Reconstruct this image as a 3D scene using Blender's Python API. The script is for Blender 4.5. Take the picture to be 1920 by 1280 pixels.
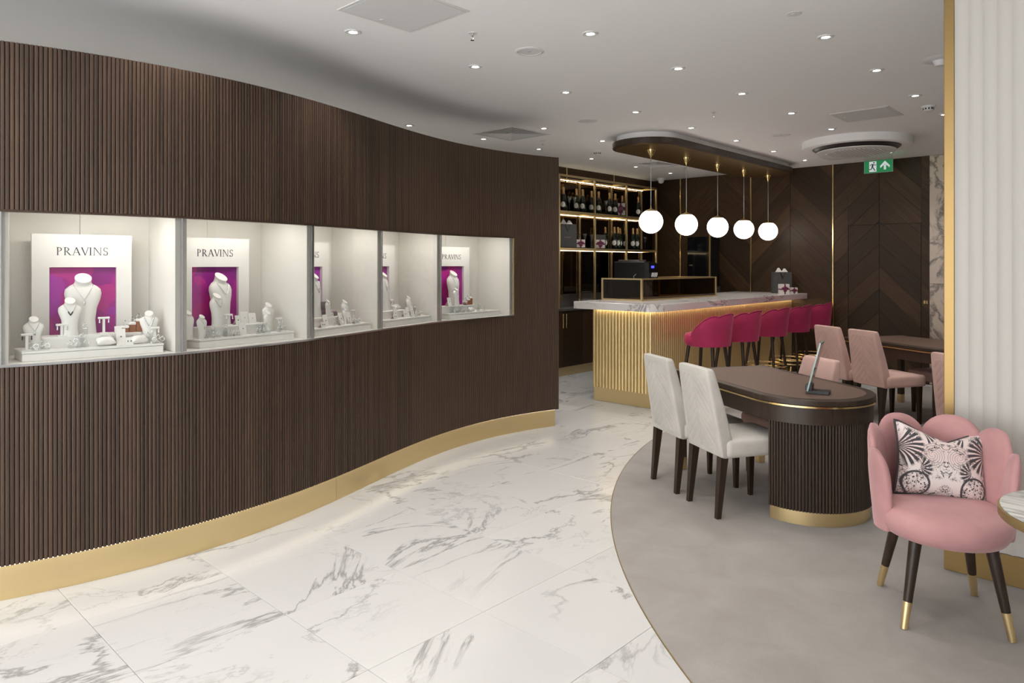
import bpy, bmesh, math, random
from mathutils import Vector, Matrix
random.seed(7)
for o in list(bpy.data.objects): bpy.data.objects.remove(o)
scene = bpy.context.scene
COL = scene.collection
PI = math.pi
R = math.radians
CEIL = 2.91

# ------------------------------------------------------------------ camera, world, exposure
cam_d = bpy.data.cameras.new('camera'); cam = bpy.data.objects.new('camera', cam_d); COL.objects.link(cam)
cam.location = (0, 0, 1.52)
cam.rotation_euler = (PI/2, 0, R(43.16))
cam_d.sensor_width = 36; cam_d.lens = 36*1322/1920
cam_d.shift_y = -(640-496)/1920
cam_d.clip_start = 0.05
scene.camera = cam
w = bpy.data.worlds.new('world'); scene.world = w; w.use_nodes = True
w.node_tree.nodes['Background'].inputs[0].default_value = (0.99, 0.99, 1.0, 1)
w.node_tree.nodes['Background'].inputs[1].default_value = 4.8
vs = scene.view_settings
vs.view_transform = 'Standard'; vs.look = 'None'; vs.gamma = 1; vs.use_curve_mapping = False
vs.exposure = 0.16
SPOT_W = 23.0          # each ceiling downlight
GLOBE_E = 5.0          # pendant globes
CASE_E = 29.0          # strips in the display cases
PLINTH_E = 9.0         # strip above the brass plinth
BAR_E = 18.0           # strip under the bar top
SHELF_E = 11.0         # strips in the back bar shelf

cy = scene.cycles
cy.max_bounces = 7; cy.diffuse_bounces = 4; cy.glossy_bounces = 4; cy.transmission_bounces = 4; cy.transparent_max_bounces = 16
cy.caustics_reflective = False; cy.caustics_refractive = False; cy.sample_clamp_indirect = 6

# ------------------------------------------------------------------ materials
def nodes(m):
    m.use_nodes = True
    nt = m.node_tree
    return nt, nt.nodes, nt.links, nt.nodes['Principled BSDF']
def mat(name, col, rough=.5, metal=0, spec=None, sheen=0, sheencol=None, emit=None, es=0, coat=0):
    m = bpy.data.materials.new(name); nt, N, L, b = nodes(m)
    b.inputs['Base Color'].default_value = (*col, 1); b.inputs['Roughness'].default_value = rough
    b.inputs['Metallic'].default_value = metal
    if spec is not None: b.inputs['Specular IOR Level'].default_value = spec
    if sheen:
        b.inputs['Sheen Weight'].default_value = sheen; b.inputs['Sheen Roughness'].default_value = .45
        if sheencol: b.inputs['Sheen Tint'].default_value = (*sheencol, 1)
    if emit: b.inputs['Emission Color'].default_value = (*emit, 1); b.inputs['Emission Strength'].default_value = es
    if coat: b.inputs['Coat Weight'].default_value = coat
    return m
def tex_coords(nt, kind='Object', scale=(1,1,1), rot=(0,0,0), rand=0):
    N, L = nt.nodes, nt.links
    tc = N.new('ShaderNodeTexCoord'); mp = N.new('ShaderNodeMapping')
    mp.inputs['Scale'].default_value = scale; mp.inputs['Rotation'].default_value = rot
    L.new(tc.outputs[kind], mp.inputs['Vector'])
    if rand:
        oi = N.new('ShaderNodeObjectInfo'); mu = N.new('ShaderNodeMath'); mu.operation = 'MULTIPLY'; mu.inputs[1].default_value = rand
        L.new(oi.outputs['Random'], mu.inputs[0])
        cb = N.new('ShaderNodeCombineXYZ'); L.new(mu.outputs[0], cb.inputs[0]); L.new(mu.outputs[0], cb.inputs[1]); L.new(mu.outputs[0], cb.inputs[2])
        ad = N.new('ShaderNodeVectorMath'); ad.operation = 'ADD'
        L.new(mp.outputs[0], ad.inputs[0]); L.new(cb.outputs[0], ad.inputs[1])
        return ad.outputs[0]
    return mp.outputs[0]
def noise(nt, vec, scale, detail=4, rough=.5, dist=0):
    n = nt.nodes.new('ShaderNodeTexNoise'); n.inputs['Scale'].default_value = scale; n.inputs['Detail'].default_value = detail
    n.inputs['Roughness'].default_value = rough; n.inputs['Distortion'].default_value = dist
    if vec is not None: nt.links.new(vec, n.inputs['Vector'])
    return n.outputs['Fac']
def ramp(nt, fac, stops):
    r = nt.nodes.new('ShaderNodeValToRGB'); e = r.color_ramp.elements
    while len(e) < len(stops): e.new(.5)
    for i, (p, c) in enumerate(stops):
        e[i].position = p; e[i].color = (*c, 1) if len(c) == 3 else c
    nt.links.new(fac, r.inputs[0]); return r.outputs[0]
def mixc(nt, fac, a, b):
    m = nt.nodes.new('ShaderNodeMix'); m.data_type = 'RGBA'
    for s, v in ((0, fac), (6, a), (7, b)):
        if hasattr(v, 'links') or hasattr(v, 'is_linked'): nt.links.new(v, m.inputs[s])
        elif isinstance(v, tuple): m.inputs[s].default_value = (*v, 1)
        else: m.inputs[s].default_value = v
    return m.outputs[2]
def mathn(nt, op, a, b=None):
    m = nt.nodes.new('ShaderNodeMath'); m.operation = op
    for i, v in enumerate((a, b)):
        if v is None: continue
        if isinstance(v, (int, float)): m.inputs[i].default_value = v
        else: nt.links.new(v, m.inputs[i])
    return m.outputs[0]
def bump(nt, b, h, strength=.2, dist=.01):
    n = nt.nodes.new('ShaderNodeBump'); n.inputs['Strength'].default_value = strength; n.inputs['Distance'].default_value = dist
    nt.links.new(h, n.inputs['Height']); nt.links.new(n.outputs[0], b.inputs['Normal'])
def wood(name, dark, light, stretch=(14,14,.9), rough=.42, vary=.35, spec=.4):
    m = bpy.data.materials.new(name); nt, N, L, b = nodes(m)
    v = tex_coords(nt, 'Object', stretch, rand=37)
    f = noise(nt, v, 2.2, 6, .6, .3)
    f2 = noise(nt, v, 9, 3, .6)
    f = mathn(nt, 'ADD', mathn(nt, 'MULTIPLY', f, .75), mathn(nt, 'MULTIPLY', f2, .25))
    c = ramp(nt, f, [(.32, dark), (.68, light)])
    oi = N.new('ShaderNodeObjectInfo')
    k = mathn(nt, 'ADD', mathn(nt, 'MULTIPLY', oi.outputs['Random'], vary), 1-vary/2)
    mu = N.new('ShaderNodeVectorMath'); mu.operation = 'SCALE'; L.new(c, mu.inputs[0]); L.new(k, mu.inputs['Scale'])
    L.new(mu.outputs[0], b.inputs['Base Color'])
    b.inputs['Roughness'].default_value = rough; b.inputs['Specular IOR Level'].default_value = spec
    bump(nt, b, f2, .15, .002)
    return m
def brushed(name, col, rough=.3, stretch=(2,2,60)):
    m = bpy.data.materials.new(name); nt, N, L, b = nodes(m)
    v = tex_coords(nt, 'Object', stretch)
    f = noise(nt, v, 4, 4)
    L.new(ramp(nt, f, [(.3, tuple(k*.9 for k in col)), (.7, tuple(min(1, k*1.06) for k in col))]), b.inputs['Base Color'])
    L.new(mathn(nt, 'ADD', mathn(nt, 'MULTIPLY', f, .12), rough-.06), b.inputs['Roughness'])
    b.inputs['Metallic'].default_value = 1
    return m
def thin_glass(name, tint=(.97,.98,.97), gloss=1.0, ior=1.45, rough=.0):
    m = bpy.data.materials.new(name); m.use_nodes = True; nt = m.node_tree; N, L = nt.nodes, nt.links
    N.remove(N['Principled BSDF'])
    t = N.new('ShaderNodeBsdfTransparent'); t.inputs[0].default_value = (*tint, 1)
    g = N.new('ShaderNodeBsdfGlossy'); g.inputs['Roughness'].default_value = rough
    fr = N.new('ShaderNodeFresnel'); ge = N.new('ShaderNodeNewGeometry')
    L.new(mathn(nt, 'ADD', mathn(nt, 'MULTIPLY', ge.outputs['Backfacing'], 1/ior-ior), ior), fr.inputs[0])
    mx = N.new('ShaderNodeMixShader'); L.new(mathn(nt, 'MULTIPLY', fr.outputs[0], gloss), mx.inputs[0])
    L.new(t.outputs[0], mx.inputs[1]); L.new(g.outputs[0], mx.inputs[2])
    L.new(mx.outputs[0], N['Material Output'].inputs[0])
    return m
def velvet(name, col, tint, rough=.75, sheen=.8):
    m = bpy.data.materials.new(name); nt, N, L, b = nodes(m)
    v = tex_coords(nt, 'Object', (1,1,1), rand=11)
    f = noise(nt, v, 5, 3, .6)
    L.new(ramp(nt, f, [(.3, tuple(k*.88 for k in col)), (.7, tuple(min(1,k*1.1) for k in col))]), b.inputs['Base Color'])
    b.inputs['Roughness'].default_value = rough; b.inputs['Sheen Weight'].default_value = sheen
    b.inputs['Sheen Roughness'].default_value = .4; b.inputs['Sheen Tint'].default_value = (*tint, 1)
    b.inputs['Specular IOR Level'].default_value = .15
    f3 = noise(nt, v, 400, 2); bump(nt, b, f3, .08, .001)
    return m
def marble(name, base, vein, vein2, sc=1.0, stretch=(1.5,.55,1), rand=53, thin=.035, patch=.70, rough=.22, thin_mask=(.46,.60), spec=.5):
    m = bpy.data.materials.new(name); nt, N, L, b = nodes(m)
    v = tex_coords(nt, 'Object', tuple(sc*k for k in stretch), rand=rand)
    w1 = noise(nt, v, .9, 9, .62, 1.1)
    d = mathn(nt, 'ABSOLUTE', mathn(nt, 'SUBTRACT', w1, .5))
    line = ramp(nt, d, [(0, (1,1,1)), (thin*.35, (.55,.55,.55)), (thin, (0,0,0))])
    msk = ramp(nt, noise(nt, v, .75, 2, .5), [(thin_mask[0], (0,0,0)), (thin_mask[1], (1,1,1))])
    l1 = mathn(nt, 'MULTIPLY', line, msk)
    w2 = noise(nt, v, 2.6, 8, .6, .8)
    d2 = mathn(nt, 'ABSOLUTE', mathn(nt, 'SUBTRACT', w2, .52))
    l2 = mathn(nt, 'MULTIPLY', ramp(nt, d2, [(0, (1,1,1)), (.012, (0,0,0))]), .42)
    l2 = mathn(nt, 'MULTIPLY', l2, ramp(nt, noise(nt, v, 1.3, 2), [(.5, (0,0,0)), (.62, (1,1,1))]))
    p = noise(nt, v, 1.25, 7, .52, .9)
    pm = ramp(nt, p, [(patch, (0,0,0)), (patch+.005, (.95,.95,.95)), (patch+.03, (.62,.62,.62))])
    cloud = ramp(nt, noise(nt, v, 1.1, 4), [(.3, base), (.75, tuple(k*.94 for k in base))])
    c = mixc(nt, l2, cloud, vein)
    c = mixc(nt, l1, c, vein)
    c = mixc(nt, pm, c, vein2)
    L.new(c, b.inputs['Base Color']); b.inputs['Roughness'].default_value = rough; b.inputs['Specular IOR Level'].default_value = spec
    return m

M = {}
M['slat'] = wood('slat_wood', (.042,.0235,.0135), (.080,.046,.0275), (40,40,1.2), .45, .55)
M['slatback'] = mat('slat_backing', (.022,.014,.010), .6)
M['plank'] = wood('plank_wood', (.030,.0150,.0066), (.070,.037,.0165), (1.1,18,18), .48, .8, .3)
M['plank_dark'] = mat('plank_backing', (.010,.006,.004), .6)
M['desk'] = wood('desk_wood', (.030,.019,.013), (.055,.035,.024), (16,16,.8), .4, .3)
M['leg'] = wood('leg_wood', (.018,.010,.006), (.045,.026,.016), (20,20,1), .38, .3)
M['leather'] = mat('desk_leather', (.135,.078,.055), .5)
M['brass'] = mat('satin_brass', (.80,.63,.34), .36, 1)
M['brass_bright'] = mat('polished_brass', (.90,.69,.34), .18, 1)
M['brass_dark'] = mat('aged_brass', (.46,.33,.155), .45, 1)
M['flute'] = mat('bar_brass', (.80,.62,.32), .45, .82)
M['ceil'] = mat('ceiling_paint', (.90,.895,.885), .8)
M['white'] = mat('wall_paint', (.86,.85,.83), .75)
M['trimw'] = mat('white_plastic', (.72,.72,.71), .5)
M['panelgrey'] = mat('grey_metal_panel', (.72,.72,.71), .5)
M['case'] = mat('case_lining', (.80,.77,.72), .6)
M['board'] = mat('board_white', (.84,.82,.79), .55)
M['bust'] = mat('bust_leatherette', (.86,.84,.81), .55)
M['mullion'] = mat('grey_mullion', (.48,.46,.42), .4, .2)
M['steel'] = mat('polished_steel', (.62,.63,.66), .18, 1)
M['silver'] = mat('silver', (.85,.85,.87), .15, 1)
M['darkgem'] = mat('dark_gem', (.01,.01,.03), .08)
M['gem'] = mat('clear_gem', (.9,.92,.95), .05, .6)
M['ink'] = mat('letter_ink', (.045,.045,.06), .5)
M['goldink'] = mat('gold_print', (.55,.42,.2), .5)
M['peach'] = mat('peach_board', (.80,.60,.54), .6)
M['caramel'] = mat('caramel_leather', (.30,.105,.045), .5)
M['plum'] = mat('plum_velvet', (.20,.01,.09), .7, sheen=.3)
M['greybox'] = mat('grey_leatherette', (.17,.15,.165), .5)
M['glass'] = thin_glass('window_glass', (.975,.985,.98), .9)
M['edge'] = mat('glass_edge', (.32,.45,.42), .1)
M['acrylic'] = thin_glass('clear_acrylic', (.93,.94,.94), 1.6)
M['flute_glass'] = thin_glass('stem_glass', (.93,.92,.90), 2.4)
M['bronze_glass'] = thin_glass('bronze_glass', (.36,.25,.11), 1.2)
M['mirror'] = mat('dark_mirror', (.105,.078,.058), .05, 1)
M['bottle'] = mat('dark_green_glass', (.008,.012,.008), .06, spec=.6)
M['foil'] = mat('gold_foil', (.66,.42,.17), .35, .9)
M['label'] = mat('bottle_label', (.80,.77,.68), .6)
M['bag'] = mat('grey_card', (.072,.070,.068), .6)
M['gift'] = mat('cream_giftwrap', (.78,.72,.68), .5)
M['ribbon'] = mat('plum_ribbon', (.155,.012,.055), .4, sheen=.3)
M['tissue'] = mat('white_tissue', (.85,.83,.80), .7)
M['black'] = mat('black_plastic', (.012,.012,.013), .35)
M['blackgloss'] = mat('black_gloss', (.006,.006,.007), .06)
M['socket'] = M['brass_dark']
M['counter'] = mat('grey_counter', (.10,.095,.09), .3)
M['splash'] = mat('grey_splashback', (.11,.10,.09), .3)
M['grout'] = mat('grout', (.62,.61,.59), .8)
M['bronze'] = mat('dark_bronze', (.20,.125,.05), .38, .8)
M['tile'] = marble('marble_tile', (.665,.655,.64), (.31,.305,.295), (.36,.35,.335), 1.0, (1.25,.6,1), 53, .016, .685, .22, (.42,.54))
M['slab'] = marble('marble_slab', (.82,.78,.755), (.20,.18,.185), (.52,.48,.47), 2.2, (1,.8,1.4), 17, .022, .80, .15, (.40,.58))
M['pillar'] = marble('marble_pillar', (.70,.58,.47), (.19,.15,.12), (.42,.34,.28), 2.4, (1.1,1,.75), 29, .06, .74, .3, (.30,.46))
M['tabletop'] = marble('marble_table', (.74,.72,.68), (.34,.34,.32), (.45,.44,.41), 2.8, (.5,3.2,1), 23, .09, .66, .15, (.30,.5))
M['creamfab'] = velvet('cream_fabric', (.57,.54,.49), (.9,.88,.85), .8, .3)
M['pinkfab'] = velvet('blush_velvet', (.64,.42,.365), (1,.84,.78), .8, .4)
M['magenta'] = velvet('magenta_velvet', (.42,.035,.105), (.95,.32,.48), .7, .5)
M['rose'] = velvet('rose_velvet', (.52,.28,.28), (1,.78,.78), .8, .5)
M['greyfab'] = velvet('dark_grey_fabric', (.12,.10,.09), (.4,.36,.33), .8, .3)
M['piping'] = mat('dark_piping', (.045,.037,.042), .6)
M['plaster'] = mat('fluted_plaster', (.62,.60,.555), .65)
M['green'] = mat('exit_green', (.01,.22,.075), .4, emit=(.015,.27,.085), es=.32)
M['signwhite'] = mat('exit_white', (.8,.85,.85), .4, emit=(.8,.9,.95), es=.32)
M['signfig'] = mat('exit_figure', (.02,.09,.05), .5)
M['clearplate'] = thin_glass('sign_plate', (.94,.97,.95), 1.2)
M['disc'] = mat('lamp_disc', (1,1,1), .5, emit=(1,.95,.88), es=30)
M['globe'] = mat('opal_globe', (.9,.88,.85), .3, emit=(1,.93,.82), es=GLOBE_E)
M['caseled'] = mat('case_led', (1,1,1), .5, emit=(1,.95,.88), es=CASE_E)
M['plinthled'] = mat('plinth_led', (1,1,1), .5, emit=(1,.86,.62), es=PLINTH_E)
M['barled'] = mat('bar_led', (1,1,1), .5, emit=(1,.84,.55), es=BAR_E)
M['shelfled'] = mat('shelf_led', (1,1,1), .5, emit=(1,.84,.56), es=SHELF_E)
M['blueled'] = mat('blue_display', (0,0,.1), .3, emit=(.05,.05,1), es=2.5)
M['flash'] = mat('dark_duct', (.008,.008,.008), .8)
M['edge_brass'] = mat('partition_brass', (.33,.225,.095), .42, 1)
M['darkwall'] = mat('dark_wall', (.03,.02,.014), .5)
def carpet_mat():
    m = bpy.data.materials.new('grey_carpet'); nt, N, L, b = nodes(m)
    v = tex_coords(nt, 'Object')
    f = noise(nt, v, 3.5, 5, .6, .6); f2 = noise(nt, v, 260, 3)
    c = ramp(nt, f, [(.3, (.315,.285,.26)), (.7, (.375,.345,.315))])
    L.new(c, b.inputs['Base Color']); b.inputs['Roughness'].default_value = .95; b.inputs['Specular IOR Level'].default_value = .1
    b.inputs['Sheen Weight'].default_value = .15
    bump(nt, b, f2, .35, .003)
    return m
M['carpet'] = carpet_mat()
def backdrop_mat():
    m = bpy.data.materials.new('purple_facets'); nt, N, L, b = nodes(m)
    v = tex_coords(nt, 'Object', (5,5,5), rand=9)
    vo = N.new('ShaderNodeTexVoronoi'); vo.inputs['Scale'].default_value = 1.6; vo.distance = 'MANHATTAN'; L.new(v, vo.inputs['Vector'])
    bw = N.new('ShaderNodeRGBToBW'); L.new(vo.outputs['Color'], bw.inputs[0])
    c = ramp(nt, bw.outputs[0], [(.2, (.24,.012,.22)), (.45, (.40,.018,.26)), (.65, (.50,.02,.24)), (.85, (.33,.035,.42))])
    L.new(c, b.inputs['Base Color']); b.inputs['Roughness'].default_value = .35
    return m
M['purple'] = backdrop_mat()
def cushion_mat():
    m = bpy.data.materials.new('cushion_print'); nt, N, L, b = nodes(m)
    tc = N.new('ShaderNodeTexCoord'); sx = N.new('ShaderNodeSeparateXYZ'); L.new(tc.outputs['Object'], sx.inputs[0])
    A = lambda op, a, b_=None: mathn(nt, op, a, b_)
    X = A('ABSOLUTE', A('ADD', sx.outputs[0], .004)); Z = sx.outputs[2]
    cb = N.new('ShaderNodeCombineXYZ'); L.new(X, cb.inputs[0]); L.new(Z, cb.inputs[1]); v = cb.outputs[0]
    step = lambda f, a, w=.02: ramp(nt, f, [(max(0,a-w), (0,0,0)), (min(1,a+w), (1,1,1))])
    def polar(cx, cz):
        dx, dz = A('SUBTRACT', cx, X), A('SUBTRACT', Z, cz)
        r = A('SQRT', A('ADD', A('MULTIPLY', dx, dx), A('MULTIPLY', dz, dz)))
        return r, A('ARCTAN2', dz, dx)
    def less(f, a, w): return A('SUBTRACT', 1, A('MINIMUM', 1, A('MAXIMUM', 0, A('DIVIDE', A('SUBTRACT', f, a), w))))
    wob = A('MULTIPLY', A('SUBTRACT', noise(nt, v, 22, 2), .5), 1.6)
    # palm fronds at the sides
    def frond(cx, cz, R0, freq, ph):
        r, t = polar(cx, cz)
        st = A('SINE', A('ADD', A('ADD', A('MULTIPLY', t, freq), A('MULTIPLY', r, ph)), wob))
        return A('MULTIPLY', less(A('MULTIPLY', st, -1), .15, .25), A('MULTIPLY', less(r, R0, .012), less(A('ABSOLUTE', t), 1.25, .15)))
    p1 = frond(.178, .045, .085, 21, 45); p2 = frond(.105, -.04, .045, 15, -70); p3 = frond(.085, .115, .045, 17, 60)
    # ladder-like plumes near the middle
    r, t = polar(.055, .02)
    lad = A('MULTIPLY', less(A('ABSOLUTE', A('SINE', A('ADD', A('MULTIPLY', r, 330), A('MULTIPLY', t, 1.5)))), .12, .3), less(A('ABSOLUTE', A('SUBTRACT', r, .03)), .022, .004))
    lad = A('MULTIPLY', lad, .75)
    # spotted bodies in the lower corners
    vo = N.new('ShaderNodeTexVoronoi'); vo.inputs['Scale'].default_value = 85; L.new(v, vo.inputs['Vector'])
    r2, t2 = polar(.118, -.112)
    sp = A('MULTIPLY', less(vo.outputs['Distance'], .27, .08), less(r2, .050, .006))
    ring_ = A('MULTIPLY', less(A('ABSOLUTE', A('SUBTRACT', r2, .052)), .003, .003), 1)
    # curls and small leaves in between
    n1 = noise(nt, v, 34, 2, .5, 2.2)
    cur = less(A('ABSOLUTE', A('SUBTRACT', n1, .5)), .022, .02)
    cur = A('MULTIPLY', cur, step(noise(nt, v, 16, 1), .50, .03))
    lf = A('MULTIPLY', less(n1, .30, .02), step(noise(nt, v, 11, 1), .47, .03))
    f = p1
    for q in (p2, p3, lad, sp, ring_, cur, lf): f = A('MAXIMUM', f, q)
    f = A('MINIMUM', f, 1)
    c = mixc(nt, f, ramp(nt, noise(nt, v, 5, 2), [(.38, (.80,.64,.61)), (.6, (.79,.73,.70))]), (.055,.05,.055))
    L.new(c, b.inputs['Base Color']); b.inputs['Roughness'].default_value = .8; b.inputs['Sheen Weight'].default_value = .15
    return m
M['cushion'] = cushion_mat()

# ------------------------------------------------------------------ mesh helpers
class MB:
    def __init__(s): s.v = []; s.f = []
    def add(s, vs, fs, T=None):
        n = len(s.v)
        s.v += [tuple(T @ Vector(p)) if T else tuple(p) for p in vs]
        s.f += [tuple(i+n for i in f) for f in fs]; return s
    def box(s, x0, x1, y0, y1, z0, z1, T=None):
        vs = [(x0,y0,z0),(x1,y0,z0),(x1,y1,z0),(x0,y1,z0),(x0,y0,z1),(x1,y0,z1),(x1,y1,z1),(x0,y1,z1)]
        return s.add(vs, [(0,3,2,1),(4,5,6,7),(0,1,5,4),(1,2,6,5),(2,3,7,6),(3,0,4,7)], T)
    def bbox(s, x0, x1, y0, y1, z0, z1, b=.006, T=None):
        # chamfered box
        r1 = [(x0+b,y0),(x1-b,y0),(x1,y0+b),(x1,y1-b),(x1-b,y1),(x0+b,y1),(x0,y1-b),(x0,y0+b)]
        r0 = [(x0+b,y0+b),(x1-b,y0+b),(x1-b,y0+b),(x1-b,y1-b),(x1-b,y1-b),(x0+b,y1-b),(x0+b,y1-b),(x0+b,y0+b)]
        rings = [[(x,y,z0) for x,y in r0], [(x,y,z0+b) for x,y in r1], [(x,y,z1-b) for x,y in r1], [(x,y,z1) for x,y in r0]]
        return s.loft(rings, T=T)
    def loft(s, rings, caps=True, closed=True, T=None):
        n = len(rings[0]); vs = [p for r in rings for p in r]; fs = []
        for i in range(len(rings)-1):
            for j in range(n if closed else n-1):
                k = (j+1) % n
                fs.append((i*n+j, i*n+k, (i+1)*n+k, (i+1)*n+j))
        if caps and closed:
            fs.append(tuple(range(n-1, -1, -1))); fs.append(tuple((len(rings)-1)*n+j for j in range(n)))
        return s.add(vs, fs, T)
    def lathe(s, prof, n=24, T=None, cx=0, cy=0):
        rings = [[(cx+r*math.cos(2*PI*j/n), cy+r*math.sin(2*PI*j/n), z) for j in range(n)] for r, z in prof]
        return s.loft(rings, True, True, T)
    def prism(s, poly, z0, z1, T=None):
        n = len(poly)
        return s.loft([[(x,y,z0) for x,y in poly], [(x,y,z1) for x,y in poly]], True, True, T)
    def tube(s, path, r, n=8, closed=False, T=None):
        P = [Vector(p) for p in path]; rings = []; m = len(P)
        up = Vector((0,0,1)); prev = None
        for i in range(m):
            a = P[(i-1) % m] if (closed or i > 0) else P[i]; b = P[(i+1) % m] if (closed or i < m-1) else P[i]
            t = (b-a).normalized()
            if prev is None:
                ref = up if abs(t.z) < .9 else Vector((1,0,0)); u = t.cross(ref).normalized()
            else:
                u = (prev - t*prev.dot(t)).normalized()
            prev = u; wv = t.cross(u); rr = r[i] if isinstance(r, (list, tuple)) else r
            rings.append([tuple(P[i]+u*(rr*math.cos(2*PI*j/n))+wv*(rr*math.sin(2*PI*j/n))) for j in range(n)])
        if closed: rings.append(rings[0])
        return s.loft(rings, not closed, True, T)
    def build(s, name, m, parent=None, smooth=False, loc=None, rz=0, auto=None):
        me = bpy.data.meshes.new(name); me.from_pydata(s.v, [], s.f)
        bm = bmesh.new(); bm.from_mesh(me); bmesh.ops.remove_doubles(bm, verts=bm.verts, dist=1e-5)
        bmesh.ops.recalc_face_normals(bm, faces=bm.faces); bm.to_mesh(me); bm.free()
        if smooth or auto:
            me.polygons.foreach_set('use_smooth', [True]*len(me.polygons))
            if auto: me.set_sharp_from_angle(angle=R(auto))
        me.materials.append(m)
        o = bpy.data.objects.new(name, me); COL.objects.link(o)
        if parent: o.parent = parent
        if loc: o.location = loc
        if rz: o.rotation_euler[2] = rz
        return o
def empty(name, loc, rz=0, label=None, cat=None, group=None):
    o = bpy.data.objects.new(name, None); COL.objects.link(o); o.location = loc; o.rotation_euler = (0,0,rz); o.empty_display_size = .1
    if label: tag(o, label, cat, group)
    return o
def tag(o, label=None, cat=None, group=None, kind=None):
    if label: o['label'] = label
    if cat: o['category'] = cat
    if group: o['group'] = group
    if kind: o['kind'] = kind
    return o
def children(o): return [c for c in bpy.data.objects if c.parent == o]
CH = {}
def reg(root):
    # remember the tree of a finished thing so copies are quick
    def walk(o): return (o, [walk(c) for c in children(o)])
    CH[root.name] = walk(root); return root
def dup(root, loc, rz=0, label=None, group=None, scale=None):
    def walk(node, parent):
        o, ch = node; c = o.copy(); COL.objects.link(c); c.parent = parent
        for k in ch: walk(k, c)
        return c
    c = walk(CH[root.name], None)
    c.location = loc; c.rotation_euler = (0,0,rz)
    if scale: c.scale = scale
    if label: c['label'] = label
    if group: c['group'] = group
    return c
def structure(o): o['kind'] = 'structure'; return o
def inst(o, parent, loc, rot=None):
    c = o.copy(); COL.objects.link(c); c.parent = parent; c.location = loc
    if rot is not None: c.rotation_euler = rot
    return c
def rrect(w, d, r, n=5, cx=0, cy=0):
    pts = []
    for sx, sy, a0 in ((1,-1,-90),(1,1,0),(-1,1,90),(-1,-1,180)):
        for k in range(n+1):
            a = R(a0+90*k/n); pts.append((cx+sx*(w/2-r)+r*math.cos(a), cy+sy*(d/2-r)+r*math.sin(a)))
    return pts
def stadium(x0, x1, y0, y1, n=24):
    # long in y, round at both ends
    r = (x1-x0)/2; cx = (x0+x1)/2
    p = [(cx+r*math.cos(PI+PI*k/n), y0+r+r*math.sin(PI+PI*k/n)) for k in range(n+1)]
    p += [(cx+r*math.cos(PI*k/n), y1-r+r*math.sin(PI*k/n)) for k in range(n+1)]
    return p
def clip(poly, axis, val, keep_less):
    out = []
    for i in range(len(poly)):
        a, b = poly[i], poly[(i+1) % len(poly)]
        ia = (a[axis] <= val) == keep_less; ib = (b[axis] <= val) == keep_less
        if ia: out.append(a)
        if ia != ib:
            t = (val-a[axis])/(b[axis]-a[axis]); out.append((a[0]+t*(b[0]-a[0]), a[1]+t*(b[1]-a[1])))
    return out
def clip_rect(poly, x0, x1, y0, y1):
    for ax, v, k in ((0,x0,False),(0,x1,True),(1,y0,False),(1,y1,True)):
        if len(poly) < 3: return []
        poly = clip(poly, ax, v, k)
    return poly if len(poly) >= 3 else []
def area(p): return abs(sum(p[i][0]*p[(i+1)%len(p)][1]-p[(i+1)%len(p)][0]*p[i][1] for i in range(len(p))))/2
def ordinal(i): return ['first','second','third','fourth','fifth','sixth','seventh','eighth','ninth','tenth','eleventh','twelfth','thirteenth'][i]

# ------------------------------------------------------------------ floor
XW, XE, YS, YN = -6.36, 3.2, -2.6, 10.2
base = structure(MB().box(XW-.2, XE+.2, YS-.2, YN+.2, -.12, -.012).build('floor', M['grout']))
CX, CY, CR = 1.733, 6.53, 5.177
TS = .606; gap = .0008
tm = MB().bbox(-TS/2+gap, TS/2-gap, -TS/2+gap, TS/2-gap, -.012, 0, .0012)
tile0 = None; rng = random.Random(3)
for i in range(-8, 12):
    for j in range(-3, 16):
        x = -2.81+TS/2+TS*i; y = .955+TS/2+TS*j
        if y > YN-.1 or x < XW+.2: continue
        if x > 1.6: continue
        far = max(math.hypot(x+sx*TS/2-CX, y+sy*TS/2-CY) for sx in (-1,1) for sy in (-1,1))
        if far < CR-.03: continue
        if y < 5.0 and x < -4.6: continue
        ang = 0 if rng.random() < .8 else PI
        if tile0 is None:
            tile0 = tm.build('tile', M['tile'], base, loc=(x,y,0)); tile0.rotation_euler[2] = ang
        else: inst(tile0, base, (x,y,0), (0,0,ang))
cp = [(CX+CR*math.cos(2*PI*k/240), CY+CR*math.sin(2*PI*k/240)) for k in range(240)]
cp = clip_rect(cp, XW, XE-.01, YS, YN-.02)
carpet = empty('round_carpet', (0,0,0), 0, 'large round grey carpet inlaid in the marble floor under the desks', 'carpet')
MB().prism(cp, 0.0003, .002).build('pile', M['carpet'], carpet)
ring = [(CX+(CR+d)*math.cos(R(a)), CY+(CR+d)*math.sin(R(a))) for d in (.002,) for a in range(140, 262, 1)]
MB().tube([(x,y,.0005) for x,y in ring], .003, 6).build('brass_edge', M['brass_dark'], carpet)

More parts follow.
